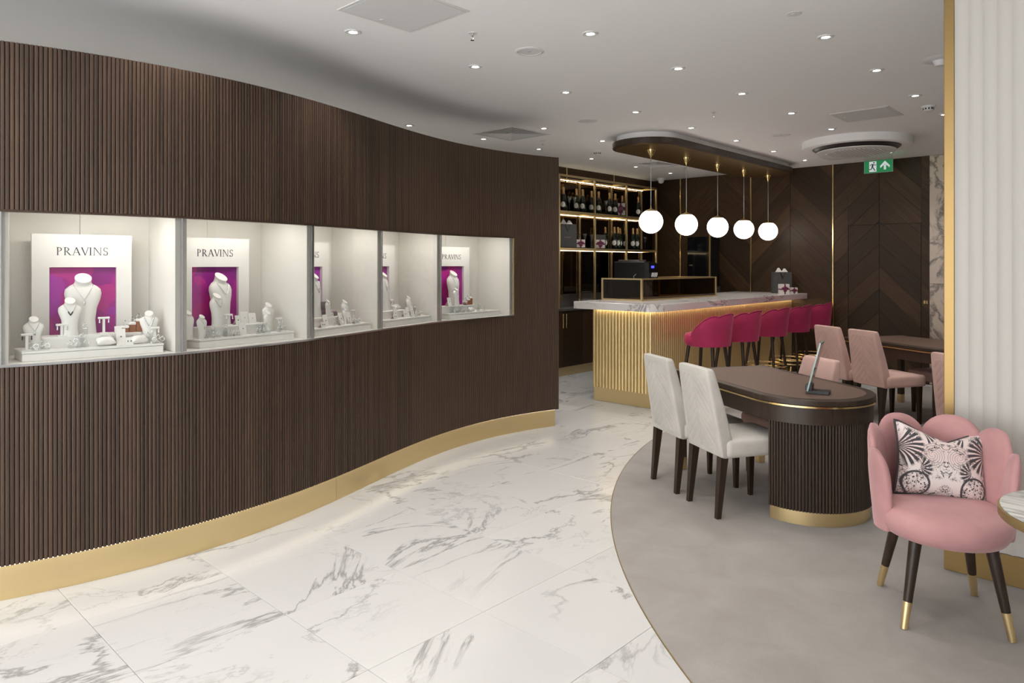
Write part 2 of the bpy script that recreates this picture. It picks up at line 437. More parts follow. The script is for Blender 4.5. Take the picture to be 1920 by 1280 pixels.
# ------------------------------------------------------------------ ceiling and outer walls
VENTS = [(-5.415,-4.84,5.163,5.758), (-5.47,-5.03,8.22,8.80)]
cxs = sorted({XW-.2, XE+.2, *(v+d for a, b, _, _ in VENTS for v, d in ((a,.012),(b,-.012)))}); cys = sorted({YS-.2, YN+.2, *(v+d for _, _, a, b in VENTS for v, d in ((a,.012),(b,-.012)))})
cm = MB()
for i in range(len(cxs)-1):
    for j in range(len(cys)-1):
        mx_, my_ = (cxs[i]+cxs[i+1])/2, (cys[j]+cys[j+1])/2
        if any(a < mx_ < b and c_ < my_ < d for a, b, c_, d in VENTS): continue
        cm.box(cxs[i], cxs[i+1], cys[j], cys[j+1], CEIL, CEIL+.1)
structure(cm.build('ceiling', M['ceil']))
structure(MB().box(XE, XE+.15, YS, YN, -.012, CEIL).build('wall_right', M['white']))
structure(MB().box(XW, -4.6, YS-.15, YS, -.012, CEIL).box(.6, XE, YS-.15, YS, -.012, CEIL).box(-4.6, .6, YS-.15, YS, 2.62, CEIL).build('wall_front', M['white']))   # unseen shop-front opening, added behind the camera to light the ceiling
wl = structure(MB().box(XW-.15, XW, YS, YN, -.012, CEIL).build('wall_left', M['white']))

# back wall: chevron planks in panels between brass strips, with a flush door in the last panel
wb = structure(MB().box(XW, XE, YN+.012, YN+.16, -.012, CEIL).build('wall_back', M['plank_dark']))
door = structure(empty('door_1', (0,0,0)))
DX0, DX1, DZ = -3.244, -2.362, 2.055
def planks(parent, x0, x1, z0, z1, slope, seamx, pitch=.30, y=YN, name='plank', th=.014, mt=None):
    """45 degree planks inside the rectangle; slope +1 rises to the right"""
    mt = mt or M['plank']; k = -40
    while k < 60:
        c = k*pitch
        # band between lines z = slope*(x-seamx)+c and +pitch
        xa, xb = x0-.1, x1+.1
        g = .0007
        poly = [(xa, slope*(xa-seamx)+c+g), (xb, slope*(xb-seamx)+c+g), (xb, slope*(xb-seamx)+c+pitch-g), (xa, slope*(xa-seamx)+c+pitch-g)]
        poly = clip_rect(poly, x0, x1, z0, z1); k += 1
        if not poly or area(poly) < .0008: continue
        cx = sum(p[0] for p in poly)/len(poly); cz = sum(p[1] for p in poly)/len(poly)
        a = math.atan2(slope, 1)
        b = .0015
        # local frame: X along the grain, Z across, thickness in Y
        loc = [((px-cx)*math.cos(a)+(pz-cz)*math.sin(a), -(px-cx)*math.sin(a)+(pz-cz)*math.cos(a)) for px, pz in poly]
        mx = sum(p[0] for p in loc)/len(loc); mz = sum(p[1] for p in loc)/len(loc)
        inn = [(px+(mx-px)*min(1, b/max(.001, math.hypot(mx-px, mz-pz))), pz+(mz-pz)*min(1, b/max(.001, math.hypot(mx-px, mz-pz)))) for px, pz in loc]
        m = MB().loft([[(px, th, pz) for px, pz in loc], [(px, .002, pz) for px, pz in loc], [(px, 0, pz) for px, pz in inn]])
        o = m.build(name, mt, parent); o.location = (cx, y-.002, cz); o.rotation_euler = (0, -a, 0)
seams = [-5.82, -4.635, -3.448, -2.265]
def chevron(x0, x1, mid):
    for a, b, sl in ((x0, mid-.0015, 1), (mid+.0015, x1, -1)):
        if b <= a: continue
        if x0 > -3.5:      # panel with the door
            g = .005
            if sl == 1:
                planks(wb, a, DX0-g, 0, CEIL, sl, mid); planks(wb, DX0-g, b, DZ+g, CEIL, sl, mid); planks(door, DX0, b, 0, DZ, sl, mid)
            else:
                planks(wb, DX1+g, b, 0, CEIL, sl, mid); planks(wb, a, DX1+g, DZ+g, CEIL, sl, mid); planks(door, a, DX1, 0, DZ, sl, mid)
        else: planks(wb, a, b, 0, CEIL, sl, mid)
chevron(XW+.01, -5.82-.012, -6.41)
for i in range(3): chevron(seams[i]+.012, seams[i+1]-.012 if i < 2 else seams[i+1]-.004, (seams[i]+seams[i+1])/2)
MB().box(DX1+.03, DX1+.05, YN-.006, YN, 1.02, 1.06).box(DX1+.06, DX1+.075, YN-.006, YN, 1.02, 1.06).build('keyhole', M['brass_dark'], wb)
for i, x in enumerate(seams[:3]):
    structure(MB().bbox(x-.0105, x+.0105, YN-.014, YN+.01, 0, CEIL, .003).build('trim_%d' % (i+1), M['brass_bright']))
pil = empty('marble_pillar', (-1.6, YN, 0), 0, 'cream marble wall panel with dark veins right of the flush wooden door', 'wall panel')
for z0, z1 in ((0,1.275),(1.278,2.905)):
    MB().bbox(-.66, .30, -.03, .01, z0, z1, .002).build('slab', M['pillar'], pil)
structure(MB().box(-1.30, XE, YN-.02, YN+.01, 0, CEIL).build('wall_back_end', M['darkwall']))

# shelf wall: dark mirror behind the back bar with wood fascia above
ws = structure(MB().box(XW, XW+.012, 5.6, YN, 0, CEIL).build('wall_shelf', M['plank_dark']))
MB().box(XW+.012, XW+.016, 6.5, YN-.01, .92, 2.78).build('mirror_panel', M['mirror'], ws)
MB().box(XW+.012, XW+.022, 5.6, YN-.01, 2.785, CEIL).build('fascia_plank', M['plank'], ws)
MB().box(XW+.012, XW+.022, 5.6, 6.49, .0, 2.78).build('fascia_plank', M['plank'], ws)
for i, y in enumerate((7.90, 9.07)):
    structure(MB().box(XW+.022, XW+.030, y-.011, y+.011, 2.70, CEIL).build('trim_%d' % (i+4), M['brass']))

# ------------------------------------------------------------------ curved display wall
PX = [-0.0023, 0.0256, -0.0545, -0.145, 0.2805, -3.8468]; PY = [-0.0017, 0.0188, -0.0696, 0.0915, 0.9514, 0.7376]
def poly(c, s):
    r = 0
    for k in c: r = r*s+k
    return r
def dpoly(c, s):
    n = len(c)-1; r = 0
    for i, k in enumerate(c[:-1]): r = r*s+k*(n-i)
    return r
def curve(s, off=0):
    """point on the wall face at arc length s, moved off metres behind it, and the tangent angle"""
    s0 = max(s, -.3)
    x, y = poly(PX, s0), poly(PY, s0); tx, ty = dpoly(PX, s0), dpoly(PY, s0)
    l = math.hypot(tx, ty); tx, ty = tx/l, ty/l
    x += tx*(s-s0); y += ty*(s-s0)
    return x-ty*off, y+tx*off, math.atan2(ty, tx)
S0, S1 = -1.7, 4.552
WT, WB, WW0, WW1 = 2.528, .16, 1.066, 1.770     # wood top, wood bottom, window bottom, window top
def strip(s0, s1, o0, o1, z0, z1, step=.06):
    n = max(2, int((s1-s0)/step)); m = MB(); rings = []
    for i in range(n+1):
        s = s0+(s1-s0)*i/n
        a = curve(s, o0); b = curve(s, o1)
        rings.append([(a[0],a[1],z0),(b[0],b[1],z0),(b[0],b[1],z1),(a[0],a[1],z1)])
    return m.loft(rings)
cw = structure(empty('wall_display', (0,0,0)))
strip(S0, S1, .008, .05, WW1, WT).build('header_panel', M['slatback'], cw)
strip(S0, S1, .008, .05, WB, WW0).build('base_panel', M['slatback'], cw)
strip(4.035, S1, .008, .05, WW0, WW1).build('end_panel', M['slatback'], cw)
strip(S0, S1, .62, .66, 0, WT).build('rear_panel', M['white'], cw)
strip(S0, S1-.01, .05, .62, WT-.03, WT-.005).build('top_panel', M['slatback'], cw)
strip(S1-.03, S1, .05, .66, WB, WT, .01).build('end_return', M['slat'], cw)
SP = .0182
def slat_mb(z0, z1):
    h = .0072; return MB().loft([[(-h,.009,z),(h,.009,z),(h,.002,z),(h-.003,0,z),(-h+.003,0,z),(-h,.002,z)] for z in (z0, z1)])
su = slat_mb(WW1, WT).build('slat', M['slat']); sl_ = slat_mb(WB, WW0).build('slat', M['slat'])
first = {id(su): True, id(sl_): True}
n_ind = 150; rest = MB()
k0 = int(-.02/SP)
for k in range(int(S0/SP), int(S1/SP)):
    s = (k+.5)*SP
    if s > S1-.008: break
    x, y, a = curve(s)
    # local x along the wall, local y into the wall
    if k0 <= k < k0+n_ind:
        for proto in (su, sl_):
            if first[id(proto)]: o = proto; first[id(proto)] = False
            else: o = proto.copy(); COL.objects.link(o)
            o.parent = cw; o.location = (x, y, 0); o.rotation_euler = (0,0,a)
    else:
        T = Matrix.Translation((x,y,0)) @ Matrix.Rotation(a, 4, 'Z')
        for z0, z1 in (((WB, WT),) if s > 4.035 else ((WB, WW0),(WW1, WT))):
            t = slat_mb(z0, z1); rest.add(t.v, t.f, T)
tag(rest.build('slat_run', M['slat'], cw), kind='stuff')
# header soffit, sill and jamb strips of the long window
strip(-.9, 4.03, .004, .05, WW1-.010, WW1).build('window_head', M['slat'], cw)
strip(-.9, 4.03, -.003, .05, WW0-.010, WW0+.0002).build('window_sill', M['steel'], cw)
strip(4.022, 4.035, .004, .05, WW0, WW1, .005).build('window_jamb', M['brass_dark'], cw)
# brass plinth in lengths
for i, (a, b) in enumerate(((S0, 1.845), (1.847, S1-.035))):
    strip(a, b, .022, .05, 0.0, WB-.008).build('plinth', M['brass'], cw)
strip(S0, S1-.04, .010, .0205, WB-.0025, WB-.0005).build('led_strip', M['plinthled'], cw)
strip(S1-.065, S1-.035, .05, .6, 0, WB, .01).build('plinth_end', M['brass'], cw)

# ------------------------------------------------------------------ display cases
SD = [-.80, 0.0, .766, 1.617, 2.34, 3.113, 4.022]
BACKX = [(.06,.70),(.055,.697),(.06,.753),(.05,.665),(.05,.745),(.05,.865)]
NAMES = ['cut off by the left frame edge', 'leftmost full', 'second', 'third', 'fourth', 'rightmost']
cases = []
class Case: pass
for k in range(6):
    a = curve(SD[k], .012); b = curve(SD[k+1], .012)
    c = Case(); c.w = math.hypot(b[0]-a[0], b[1]-a[1]); c.ang = math.atan2(b[1]-a[1], b[0]-a[0]); c.o = (a[0], a[1], 0)
    c.e = empty('display_case', c.o, c.ang, 'lit white display case in the slatted wall, %s' % {0:'outside the left picture edge',1:'leftmost of five',2:'second of five from left',3:'third of five from left',4:'fourth of five from left',5:'rightmost, nearest the bar'}[k], 'display case', 'display cases in the curved wall')
    c.T = Matrix.Translation(c.o) @ Matrix.Rotation(c.ang, 4, 'Z'); c.k = k
    w_ = c.w; bx0, bx1 = BACKX[k]; D = .40; xl, xr = .028, w_-.028; z0, z1 = WW0, WW1+.02
    fl = MB().prism([(-.02,.045),(w_+.02,.045),(bx1+.02,D+.02),(bx0-.02,D+.02)], z0-.03, z0).prism([(-.0,-.004),(w_,-.004),(w_,.045),(0,.045)], z0-.0005, z0+.0006)
    fl.build('case_floor', M['case'], c.e)
    MB().prism([(-.02,.045),(w_+.02,.045),(bx1+.02,D+.02),(bx0-.02,D+.02)], z1, z1+.03).build('case_top', M['case'], c.e)
    mid = (bx0+bx1)/2-.02
    for p0, p1 in ((bx0-.02, mid-.001), (mid+.001, bx1+.02)):
        MB().box(p0, p1, D, D+.02, z0, z1).build('back_panel', M['case'], c.e)
    for xa, xb, sg in ((xl, bx0, -1), (xr, bx1, 1)):
        MB().prism([(xa,.022),(xa+sg*.02,.022),(xb+sg*.02,D-.001),(xb,D-.001)], z0, z1).build('side_panel', M['case'], c.e)
    MB().box(xr+.0, w_+.027, .018, .022, z0, z1).build('mullion', M['mullion'], c.e)
    MB().box(.0045, w_-.0045, 0.0, .008, z0+.0008, z1-.02).build('glass_pane', M['glass'], c.e)
    MB().box(w_-.004, w_+.004, -.002, .010, z0+.0008, z1-.02).build('glass_joint', M['steel'], c.e)
    MB().box(w_*.2, w_*.8, .09, .12, z1-.008, z1-.001).build('led_strip', M['caseled'], c.e)
    cases.append(c)

# ---- letters (roman capitals drawn as strokes with serifs), unit cap height
def arcpts(cx, cy, rx, ry, a0, a1, n=12): return [(cx+rx*math.cos(R(a0+(a1-a0)*i/n)), cy+ry*math.sin(R(a0+(a1-a0)*i/n))) for i in range(n+1)]
def quad(x0, y0, x1, y1, w):
    return [(x0-w/2,y0),(x0+w/2,y0),(x1+w/2,y1),(x1-w/2,y1)]
def serif(x, y, w=.26, h=.035): return [(x-w/2,y),(x+w/2,y),(x+w/2,y+h),(x-w/2,y+h)]
def band(outer, inner): return [[outer[i], outer[i+1], inner[i+1], inner[i]] for i in range(len(outer)-1)]
def letters():
    P = [quad(.16,0,.16,1,.12), serif(.16,0), serif(.12,.965,.24)] + band(arcpts(.2,.73,.40,.27,-90,90), arcpts(.2,.73,.28,.225,-90,90))
    Rr = P + [[(.27,.48),(.40,.48),(.80,.0),(.64,.0)], [(.64,0),(.90,0),(.90,.03),(.64,.03)]]
    A = [[(.40,1.0),(.47,1.0),(.12,0),(.065,0)], [(.36,1.0),(.49,1.0),(.88,0),(.73,0)], [(.22,.33),(.66,.33),(.65,.375),(.235,.375)], serif(.10,0,.24), serif(.80,0,.28)]
    V = [[(.02,1),(.17,1),(.52,0),(.42,0)], [(.76,1),(.82,1),(.50,0),(.43,0)], serif(.10,.965,.26), serif(.78,.965,.24)]
    I = [quad(.16,0,.16,1,.12), serif(.16,0,.28), serif(.16,.965,.28)]
    N = [quad(.14,0,.14,1,.055), quad(.86,0,.86,1,.055), [(.10,1),(.24,1),(.89,0),(.82,0)], serif(.14,0,.22), serif(.10,.965,.18), serif(.86,.965,.22)]
    o1 = arcpts(.30,.745,.24,.265,20,270); i1 = arcpts(.30,.755,.16,.21,20,270)
    o2 = arcpts(.30,.27,.26,.28,90,-160); i2 = arcpts(.30,.275,.17,.22,90,-160)
    S = band(o1, i1) + band(o2, i2) + [[(.27,.545),(.33,.48),(.33,.56),(.29,.56)], [(.50,.80),(.535,.80),(.535,1.0),(.51,1.0)], [(.05,.0),(.075,0),(.075,.22),(.04,.22)], [(.26,.48),(.34,.48),(.34,.555),(.26,.555)]]
    return [('P',P,.70),('R',Rr,.86),('A',A,.86),('V',V,.82),('I',I,.36),('N',N,1.04),('S',S,.62)]
def word(width, th=.0012):
    """PRAVINS as thin raised letters in the XZ plane, centred on x=0, base line z=0, facing -Y"""
    L_ = letters(); tot = sum(a for _,_,a in L_)+.06*(len(L_)-1); sc = width/tot; m = MB(); x = -width/2
    for _, polys, adv in L_:
        for i, p in enumerate(polys):
            e = th*(1+.04*(i % 5))
            m.loft([[(x+px*sc, 0, pz*sc) for px, pz in p], [(x+px*sc, -e, pz*sc) for px, pz in p]])
        x += (adv+.06)*sc
    return m, sc

# ---- display board: frame board with name and recessed purple picture
def board(c, xc, d, label):
    """white board 0.445 wide standing on the case floor behind the platform"""
    e = empty('display_board', c.T @ Vector((xc, d, WW0)), c.ang, label, 'display board', 'name boards in the display cases')
    h = 1.675-WW0; w2 = .222; o0, o1 = -.148, .150; ot = 1.507-WW0
    oc = [(-w2,0),(o0,0),(o0,ot),(o1,ot),(o1,0),(w2,0),(w2,h),(-w2,h)]
    m = MB().loft([[(x,y,z) for x, z in oc] for y in (0,.03)])
    m.build('frame', M['board'], e)
    MB().box(o0, o1, .022, .029, 0.002, ot-.0005).build('picture', M['purple'], e)
    wm, sc = word(.232); o = wm.build('lettering', M['ink'], e); o.location = (-.003, -.0003, 1.568-WW0)
    MB().box(-.12, .12, .03, .06, 0, .12).build('foot', M['board'], e)
    return e
BD = {1:(.360,.30), 2:(.380,.30), 3:(.335,.35), 4:(.380,.345), 5:(.417,.30)}
for k, (xc, d) in BD.items():
    board(cases[k], xc, min(d, .335), 'white name board with purple picture in the %s display case' % {1:'leftmost',2:'second',3:'third',4:'fourth',5:'rightmost'}[k])

PT = WW0+.048
POS = {1:'leftmost',2:'second',3:'third',4:'fourth',5:'rightmost'}
PF = {1:(.085,.685,.055), 2:(.14,.755,.07), 3:(.085,.665,.055), 4:(.115,.70,.055), 5:(.15,.765,.05)}
def platform(c):
    x0, x1, d0 = PF[c.k]; d1 = d0+.205; x0b = x0-.02
    e = empty('display_platform', c.T @ Vector((0,0,WW0)), c.ang, 'low white platform holding jewellery in the %s display case' % POS[c.k], 'platform', 'platforms in the display cases')
    MB().prism([(x0,d0),(x1,d0),(x1+.012,d1),(x0b,d1)], .001, .036).build('body', M['board'], e)
    MB().prism([(x0-.002,d0-.002),(x1+.002,d0-.002),(x1+.014,d1),(x0b-.002,d1)], .038, .048).build('lid', M['board'], e)
def tier(c, x0, x1, d, h=.055):
    n = 12; pts = [(x0+(x1-x0)*i/n, d-.018*math.sin(PI*i/n)) for i in range(n+1)]
    poly_ = pts+[(x1, d+.105),(x0, d+.105)]
    e = empty('display_riser', c.T @ Vector((0,0,PT)), c.ang, 'curved white riser on the platform in the %s display case' % POS[c.k], 'riser', 'curved risers in the display cases')
    MB().prism(poly_, .0005, h-.012).build('body', M['board'], e)
    MB().prism([(x, y-.004) for x, y in pts]+[(x1, d+.107),(x0, d+.107)], h-.012, h).build('lid', M['board'], e)
    return PT+h

# ---- necklace busts
BUST = [(0,.205,.15,.0),(.05,.20,.15,.0),(.25,.185,.14,.005),(.45,.21,.14,.01),(.60,.265,.135,.02),(.70,.285,.13,.03),(.78,.27,.12,.042),(.84,.21,.11,.05),(.875,.145,.10,.052),(.91,.128,.10,.05),(.965,.125,.10,.045),(1.0,.13,.105,.04)]
def bust_mesh():
    n = 20; rings = []
    for z, hw, hd, off in BUST:
        tilt = .80*max(0, (z-.80)/.20)
        rings.append([(hw*math.cos(2*PI*j/n), off-.10*tilt*.4+hd*math.sin(2*PI*j/n), z-.03*tilt+tilt*hd*math.sin(2*PI*j/n)) for j in range(n)])
    return MB().loft(rings)
bust_proto = None
def bust(c, x, d, z, h, label, rz=0, plum=False):
    global bust_proto
    if bust_proto is None: bust_proto = bust_mesh().build('necklace_bust', M['bust'], auto=50); o = bust_proto
    else: o = bust_proto.copy(); COL.objects.link(o)
    o.location = c.T @ Vector((x, d, z)); o.rotation_euler = (0,0,c.ang+rz); o.scale = (h,h,h)
    tag(o, label, 'bust', 'white necklace busts')
    return o
def bust_front(xx, zz):
    for i in range(len(BUST)-1):
        if BUST[i][0] <= zz <= BUST[i+1][0]:
            t = (zz-BUST[i][0])/(BUST[i+1][0]-BUST[i][0]); a, b = BUST[i], BUST[i+1]
            hw = a[1]+(b[1]-a[1])*t; hd = a[2]+(b[2]-a[2])*t; off = a[3]+(b[3]-a[3])*t
            q = max(0, 1-(xx/hw)**2); return off-hd*math.sqrt(q)
    return 0
def necklace(c, x, d, z, h, kind, label, rz=0):
    """chain lying on the front of a bust; kind: pendant, vee, collar, pearl"""
    e = empty('necklace', c.T @ Vector((x, d, z)), c.ang+rz, label, 'necklace', 'necklaces on the busts')
    pts = []; n = 18
    low = {'pendant':.60,'vee':.58,'collar':.62,'pearl':.52}[kind]
    for i in range(n+1):
        t = -1+2*i/n; xx = .15*t
        if kind in ('pendant','vee'): zz = low+(.86-low)*abs(t)**1.15
        else: zz = low+(.85-low)*(t*t)**.8
        pts.append((xx*h, (bust_front(xx, zz)-.012)*h, zz*h))
    if kind == 'pearl':
        m = MB()
        for p in pts: m.lathe([(.0001,-.0042),(.004,-.002),(.004,.002),(.0001,.0042)], 6, Matrix.Translation(p))
        m.build('beads', M['silver'], e, smooth=True)
    else:
        MB().tube(pts, .0018 if kind == 'collar' else .0011, 6).build('chain', M['silver'], e, smooth=True)
    mid = pts[n//2]
    if kind == 'pendant':
        MB().lathe([(.0001,-.03),(.004,-.02),(.005,-.012),(.0001,0)], 8, Matrix.Translation(mid)).build('pendant', M['silver'], e)
    if kind == 'vee':
        m = MB()
        for i in (n//2-3, n//2-2, n//2-1, n//2, n//2+1, n//2+2, n//2+3): m.lathe([(.0001,-.004),(.004,0),(.0001,.004)], 6, Matrix.Translation(pts[i]))
        m.build('gems', M['darkgem'], e)
def earring_stand(c, x, d, z, h, w_, label, gem='darkgem', rz=0):
    e = empty('earring_stand', c.T @ Vector((x, d, z)), c.ang+rz, label, 'stand', 'earring stands')
    MB().bbox(-.018,.018,-.012,.012,0,.006,.001).build('base', M['bust'], e)
    MB().bbox(-.006,.006,-.003,.003,.006,h-.008,.001).build('post', M['bust'], e)
    MB().bbox(-w_/2,w_/2,-.008,.008,h-.010,h,.002).build('bar', M['bust'], e)
    for s in (-1,1):
        MB().lathe([(.0001,h-.032),(.004,h-.027),(.002,h-.020),(.0035,h-.015),(.0001,h-.010)], 8, None, s*(w_/2-.006), -.011).build('earring', M[gem], e)
def ring_stand(c, x, d, z, label, h=.012, rz=0, gem='gem'):
    e = empty('ring_stand', c.T @ Vector((x, d, z)), c.ang+rz, label, 'ring', 'rings on clear stands')
    MB().bbox(-.010,.010,-.008,.008,0,h,.0015).build('block', M['acrylic'], e)
    MB().tube([(.0105*math.cos(2*PI*i/16), 0, h+.011+.0105*math.sin(2*PI*i/16)) for i in range(16)], .0016, 6, True).build('ring', M['silver'], e, smooth=True)
    MB().lathe([(.0001,h+.0215),(.004,h+.0245),(.003,h+.0265),(.0001,h+.0270)], 8).build('stone', M[gem], e)
def pillow(c, x, d, z, w_, label, rz=0):
    e = empty('bracelet_pillow', c.T @ Vector((x, d, z)), c.ang+rz, label, 'bracelet pillow', 'bracelet pillows')
    n = 10; H2 = w_*.24
    def pt(a, b, s):
        t = ((1-a*a)*(1-b*b))**.5
        return (a*w_/2*(1-.10*(1-b*b)), b*w_*.30*(1-.12*(1-a*a)), H2+s*H2*t+.0)
    top = [[pt(-1+2*i/n, -1+2*j/n, 1) for i in range(n+1)] for j in range(n+1)]
    bot = [[pt(-1+2*i/n, -1+2*j/n, -1) for i in range(n+1)] for j in range(n+1)]
    m = MB(); m.loft(top, False, False); m.loft(bot, False, False); o = m.build('pad', M['bust'], e, smooth=True)
    o.rotation_euler[0] = R(22); o.location[2] = .004
    pts = [(w_*.30*math.cos(t), -w_*.06+w_*.22*math.sin(t), H2*1.55+.012*math.sin(t)+.006) for t in [2*PI*i/24 for i in range(24)]]
    MB().tube(pts, .0013, 6, True).build('bracelet', M['silver'], e, smooth=True)
def card(c, x, d, z, w_, h, label, rz=0, lean=14, mt='board', gem='darkgem'):
    e = empty('jewellery_card', c.T @ Vector((x, d, z)), c.ang+rz, label, 'display card', 'white jewellery cards')
    dy = h*math.tan(R(lean))
    prof = [(0,0),(.004,0),(dy+.004,h),(dy,h)]
    MB().loft([[(-w_/2,y,zz) for y, zz in prof], [(w_/2,y,zz) for y, zz in prof]]).build('face', M[mt], e)
    MB().loft([[(-w_/2+.002,y,zz) for y, zz in ((dy*.6,h*.6),(dy*.6+.003,h*.6),(dy+.03,0),(dy+.026,0))], [(w_/2-.002,y,zz) for y, zz in ((dy*.6,h*.6),(dy*.6+.003,h*.6),(dy+.03,0),(dy+.026,0))]]).build('strut', M['peach'], e)
    for s in ((-1,1) if w_ > .034 and h < .06 else (0,)):
        MB().lathe([(.0001,-.004),(.0035,0),(.0001,.004)], 8, Matrix.Translation((s*w_*.2, dy*.5-.003, h*.52))).build('jewel', M[gem], e)
def ring_tower(c, x, d, z, label):
    e = empty('ring_tower', c.T @ Vector((x, d, z)), c.ang, label, 'ring display', 'brown ring towers')
    for i, (dx, h) in enumerate(((-.032,.022),(0,.038),(.032,.054))):
        MB().bbox(dx-.014,dx+.014,-.014,.014,0,h,.001).build('pillar', M['caramel'], e)
        p = MB().bbox(dx-.016,dx+.016,-.016,.016,h+.0005,h+.014,.003).build('pad', M['bust'], e)
        MB().tube([(dx+.011*math.cos(2*PI*k/16), 0, h+.024+.011*math.sin(2*PI*k/16)) for k in range(16)], .0016, 6, True).build('ring', M['silver'], p, smooth=True)
        MB().lathe([(.0001,h+.0345),(.004,h+.038),(.0001,h+.041)], 8, None, dx, 0).build('stone', M['darkgem'], p)
def cluster(c, x, d, z, spots, word_):
    for i, (dx, dd, dz) in enumerate(spots):
        ring_stand(c, x+dx, d+dd, z, 'ring on clear stand, %s in the %s, %s display case' % (ordinal(i), word_, POS[c.k]), .010+dz, random.Random(i).uniform(-.5,.5))
C5 = [(-.045,.0,.002),(-.02,.02,.012),(-.012,-.012,.0),(.008,.024,.034),(.022,-.006,.004)]
C4 = [(-.03,.012,.004),(-.01,-.014,.0),(.012,.004,.008),(.034,-.008,.0)]
for k in range(1, 6): platform(cases[k])
# leftmost case
c = cases[1]
t1 = tier(c, .165, .600, .150)
bust(c, .352, .243, t1, .290, 'tall white necklace bust before the purple picture, leftmost display case')
necklace(c, .352, .243, t1, .290, 'pendant', 'silver necklace with drop pendant on the tall bust of the leftmost case')
bust(c, .286, .166, t1, .178, 'short white necklace bust on the riser, leftmost display case')
necklace(c, .286, .166, t1, .178, 'vee', 'dark stone vee necklace on the short riser bust of the leftmost case')
bust(c, .135, .135, PT, .150, 'small white necklace bust left of the riser, leftmost display case', .12)
necklace(c, .135, .135, PT, .150, 'pendant', 'fine pendant necklace on the small left bust, leftmost display case', .12)
bust(c, .640, .165, PT, .155, 'small white necklace bust right of the riser, leftmost display case', -.15)
necklace(c, .640, .165, PT, .155, 'pearl', 'beaded necklace on the small right bust, leftmost display case', -.15)
earring_stand(c, .105, .095, PT, .082, .048, 'white earring stand at the left end, leftmost display case')
earring_stand(c, .250, .150, t1-.0, .062, .050, 'white earring stand before the short bust, leftmost display case', 'gem')
earring_stand(c, .435, .185, t1, .085, .052, 'tall white earring stand right of the tall bust, leftmost display case', 'gem')
earring_stand(c, .655, .105, PT, .082, .044, 'white earring stand at the right end, leftmost display case', 'gem')
cluster(c, .150, .085, PT, C4, 'left group of four')
cluster(c, .325, .095, PT, C5, 'middle group of five')
cluster(c, .655, .085, PT, [(-.03,.03,.02),(-.008,-.012,.0),(.012,.004,.008),(.030,-.008,.0)], 'right group of four')
ring_stand(c, .352, .172, t1, 'single ring on a taller clear stand before the tall bust, leftmost display case', .034)
pillow(c, .432, .110, PT, .090, 'white bracelet pillow in the middle, leftmost display case', .1)
pillow(c, .580, .110, PT, .086, 'white bracelet pillow to the right, leftmost display case', .25)
card(c, .500, .100, PT, .042, .080, 'tall white jewellery card, leftmost display case')
card(c, .535, .085, PT, .036, .036, 'small white earring card, leftmost display case')
card(c, .500, .180, t1, .034, .034, 'small white card on the riser, leftmost display case')
ring_tower(c, .565, .190, t1, 'three stepped brown ring pillars, leftmost display case')
# second case
c = cases[2]
t1 = tier(c, .195, .625, .155)
bust(c, .380, .243, t1, .288, 'tall white necklace bust before the purple picture, second display case', .25)
necklace(c, .380, .243, t1, .288, 'collar', 'plain silver collar on the tall bust of the second case', .25)
bust(c, .305, .166, t1, .180, 'short white necklace bust on the riser, second display case', .3)
necklace(c, .305, .166, t1, .180, 'collar', 'plain silver collar on the short bust of the second case', .3)
bust(c, .125, .155, PT, .150, 'small white necklace bust at the far left, second display case', .3)
bust(c, .185, .120, PT, .125, 'smallest white necklace bust left of the riser, second display case', .3)
necklace(c, .185, .120, PT, .125, 'pendant', 'fine pendant necklace on the smallest left bust, second display case', .3)
bust(c, .670, .200, PT, .165, 'white necklace bust right of the riser, second display case', .2)
bust(c, .640, .165, PT, .120, 'little white necklace bust in front of another, second display case', .2)
earring_stand(c, .370, .160, t1, .068, .050, 'white earring stand before the tall bust, second display case', 'gem')
card(c, .515, .210, t1, .055, .070, 'square white earring card at the back of the riser, second display case', gem='gem')
card(c, .560, .200, t1, .050, .060, 'second square earring card behind the riser, second display case', gem='gem')
card(c, .440, .165, t1, .030, .055, 'narrow curved jewellery card on the riser, second display case')
card(c, .440, .115, PT, .044, .070, 'tall white jewellery card on the platform, second display case')
card(c, .395, .100, PT, .040, .034, 'small white earring card on the platform, second display case')
earring_stand(c, .570, .140, PT, .060, .038, 'small white earring stand at the right of the riser, second display case', 'gem')
earring_stand(c, .705, .150, PT, .082, .044, 'white earring stand at the right end, second display case', 'gem')
cluster(c, .240, .095, PT, C5, 'left group of five')
cluster(c, .340, .105, PT, [(-.02,.01,.02),(-.012,.02,.034),(.004,.0,.008),(.028,-.01,0),(.05,-.012,0)], 'middle group of five')
cluster(c, .565, .095, PT, C5, 'right group of five')
cluster(c, .685, .095, PT, [(-.02,.0,.002),(0,.012,.012),(.0,.02,.036),(.018,-.004,.002)], 'end group of four')
# third case (mostly behind its left jamb)
c = cases[3]
t1 = tier(c, .150, .480, .155)
bust(c, .295, .243, t1, .290, 'tall white necklace bust before the purple picture, third display case', .3)
necklace(c, .295, .243, t1, .290, 'vee', 'dark stone necklace on the tall bust of the third case', .3)
bust(c, .345, .166, t1, .110, 'small white necklace bust on the riser, third display case', .3)
necklace(c, .345, .166, t1, .110, 'pendant', 'fine pendant necklace on the small bust of the third case', .3)
bust(c, .520, .165, PT, .155, 'white necklace bust right of the riser, third display case', .3)
bust(c, .480, .135, PT, .105, 'little white necklace bust right of the riser, third display case', .3)
e = empty('jewellery_box', c.T @ Vector((.415,.215,t1)), c.ang+.15, 'open grey jewellery box with purple lining, third display case', 'jewellery box')
MB().bbox(-.045,.045,-.035,.035,0,.028,.002).build('body', M['greybox'], e)
MB().box(-.041,.041,-.031,.031,.0281,.031).build('lining', M['plum'], e)
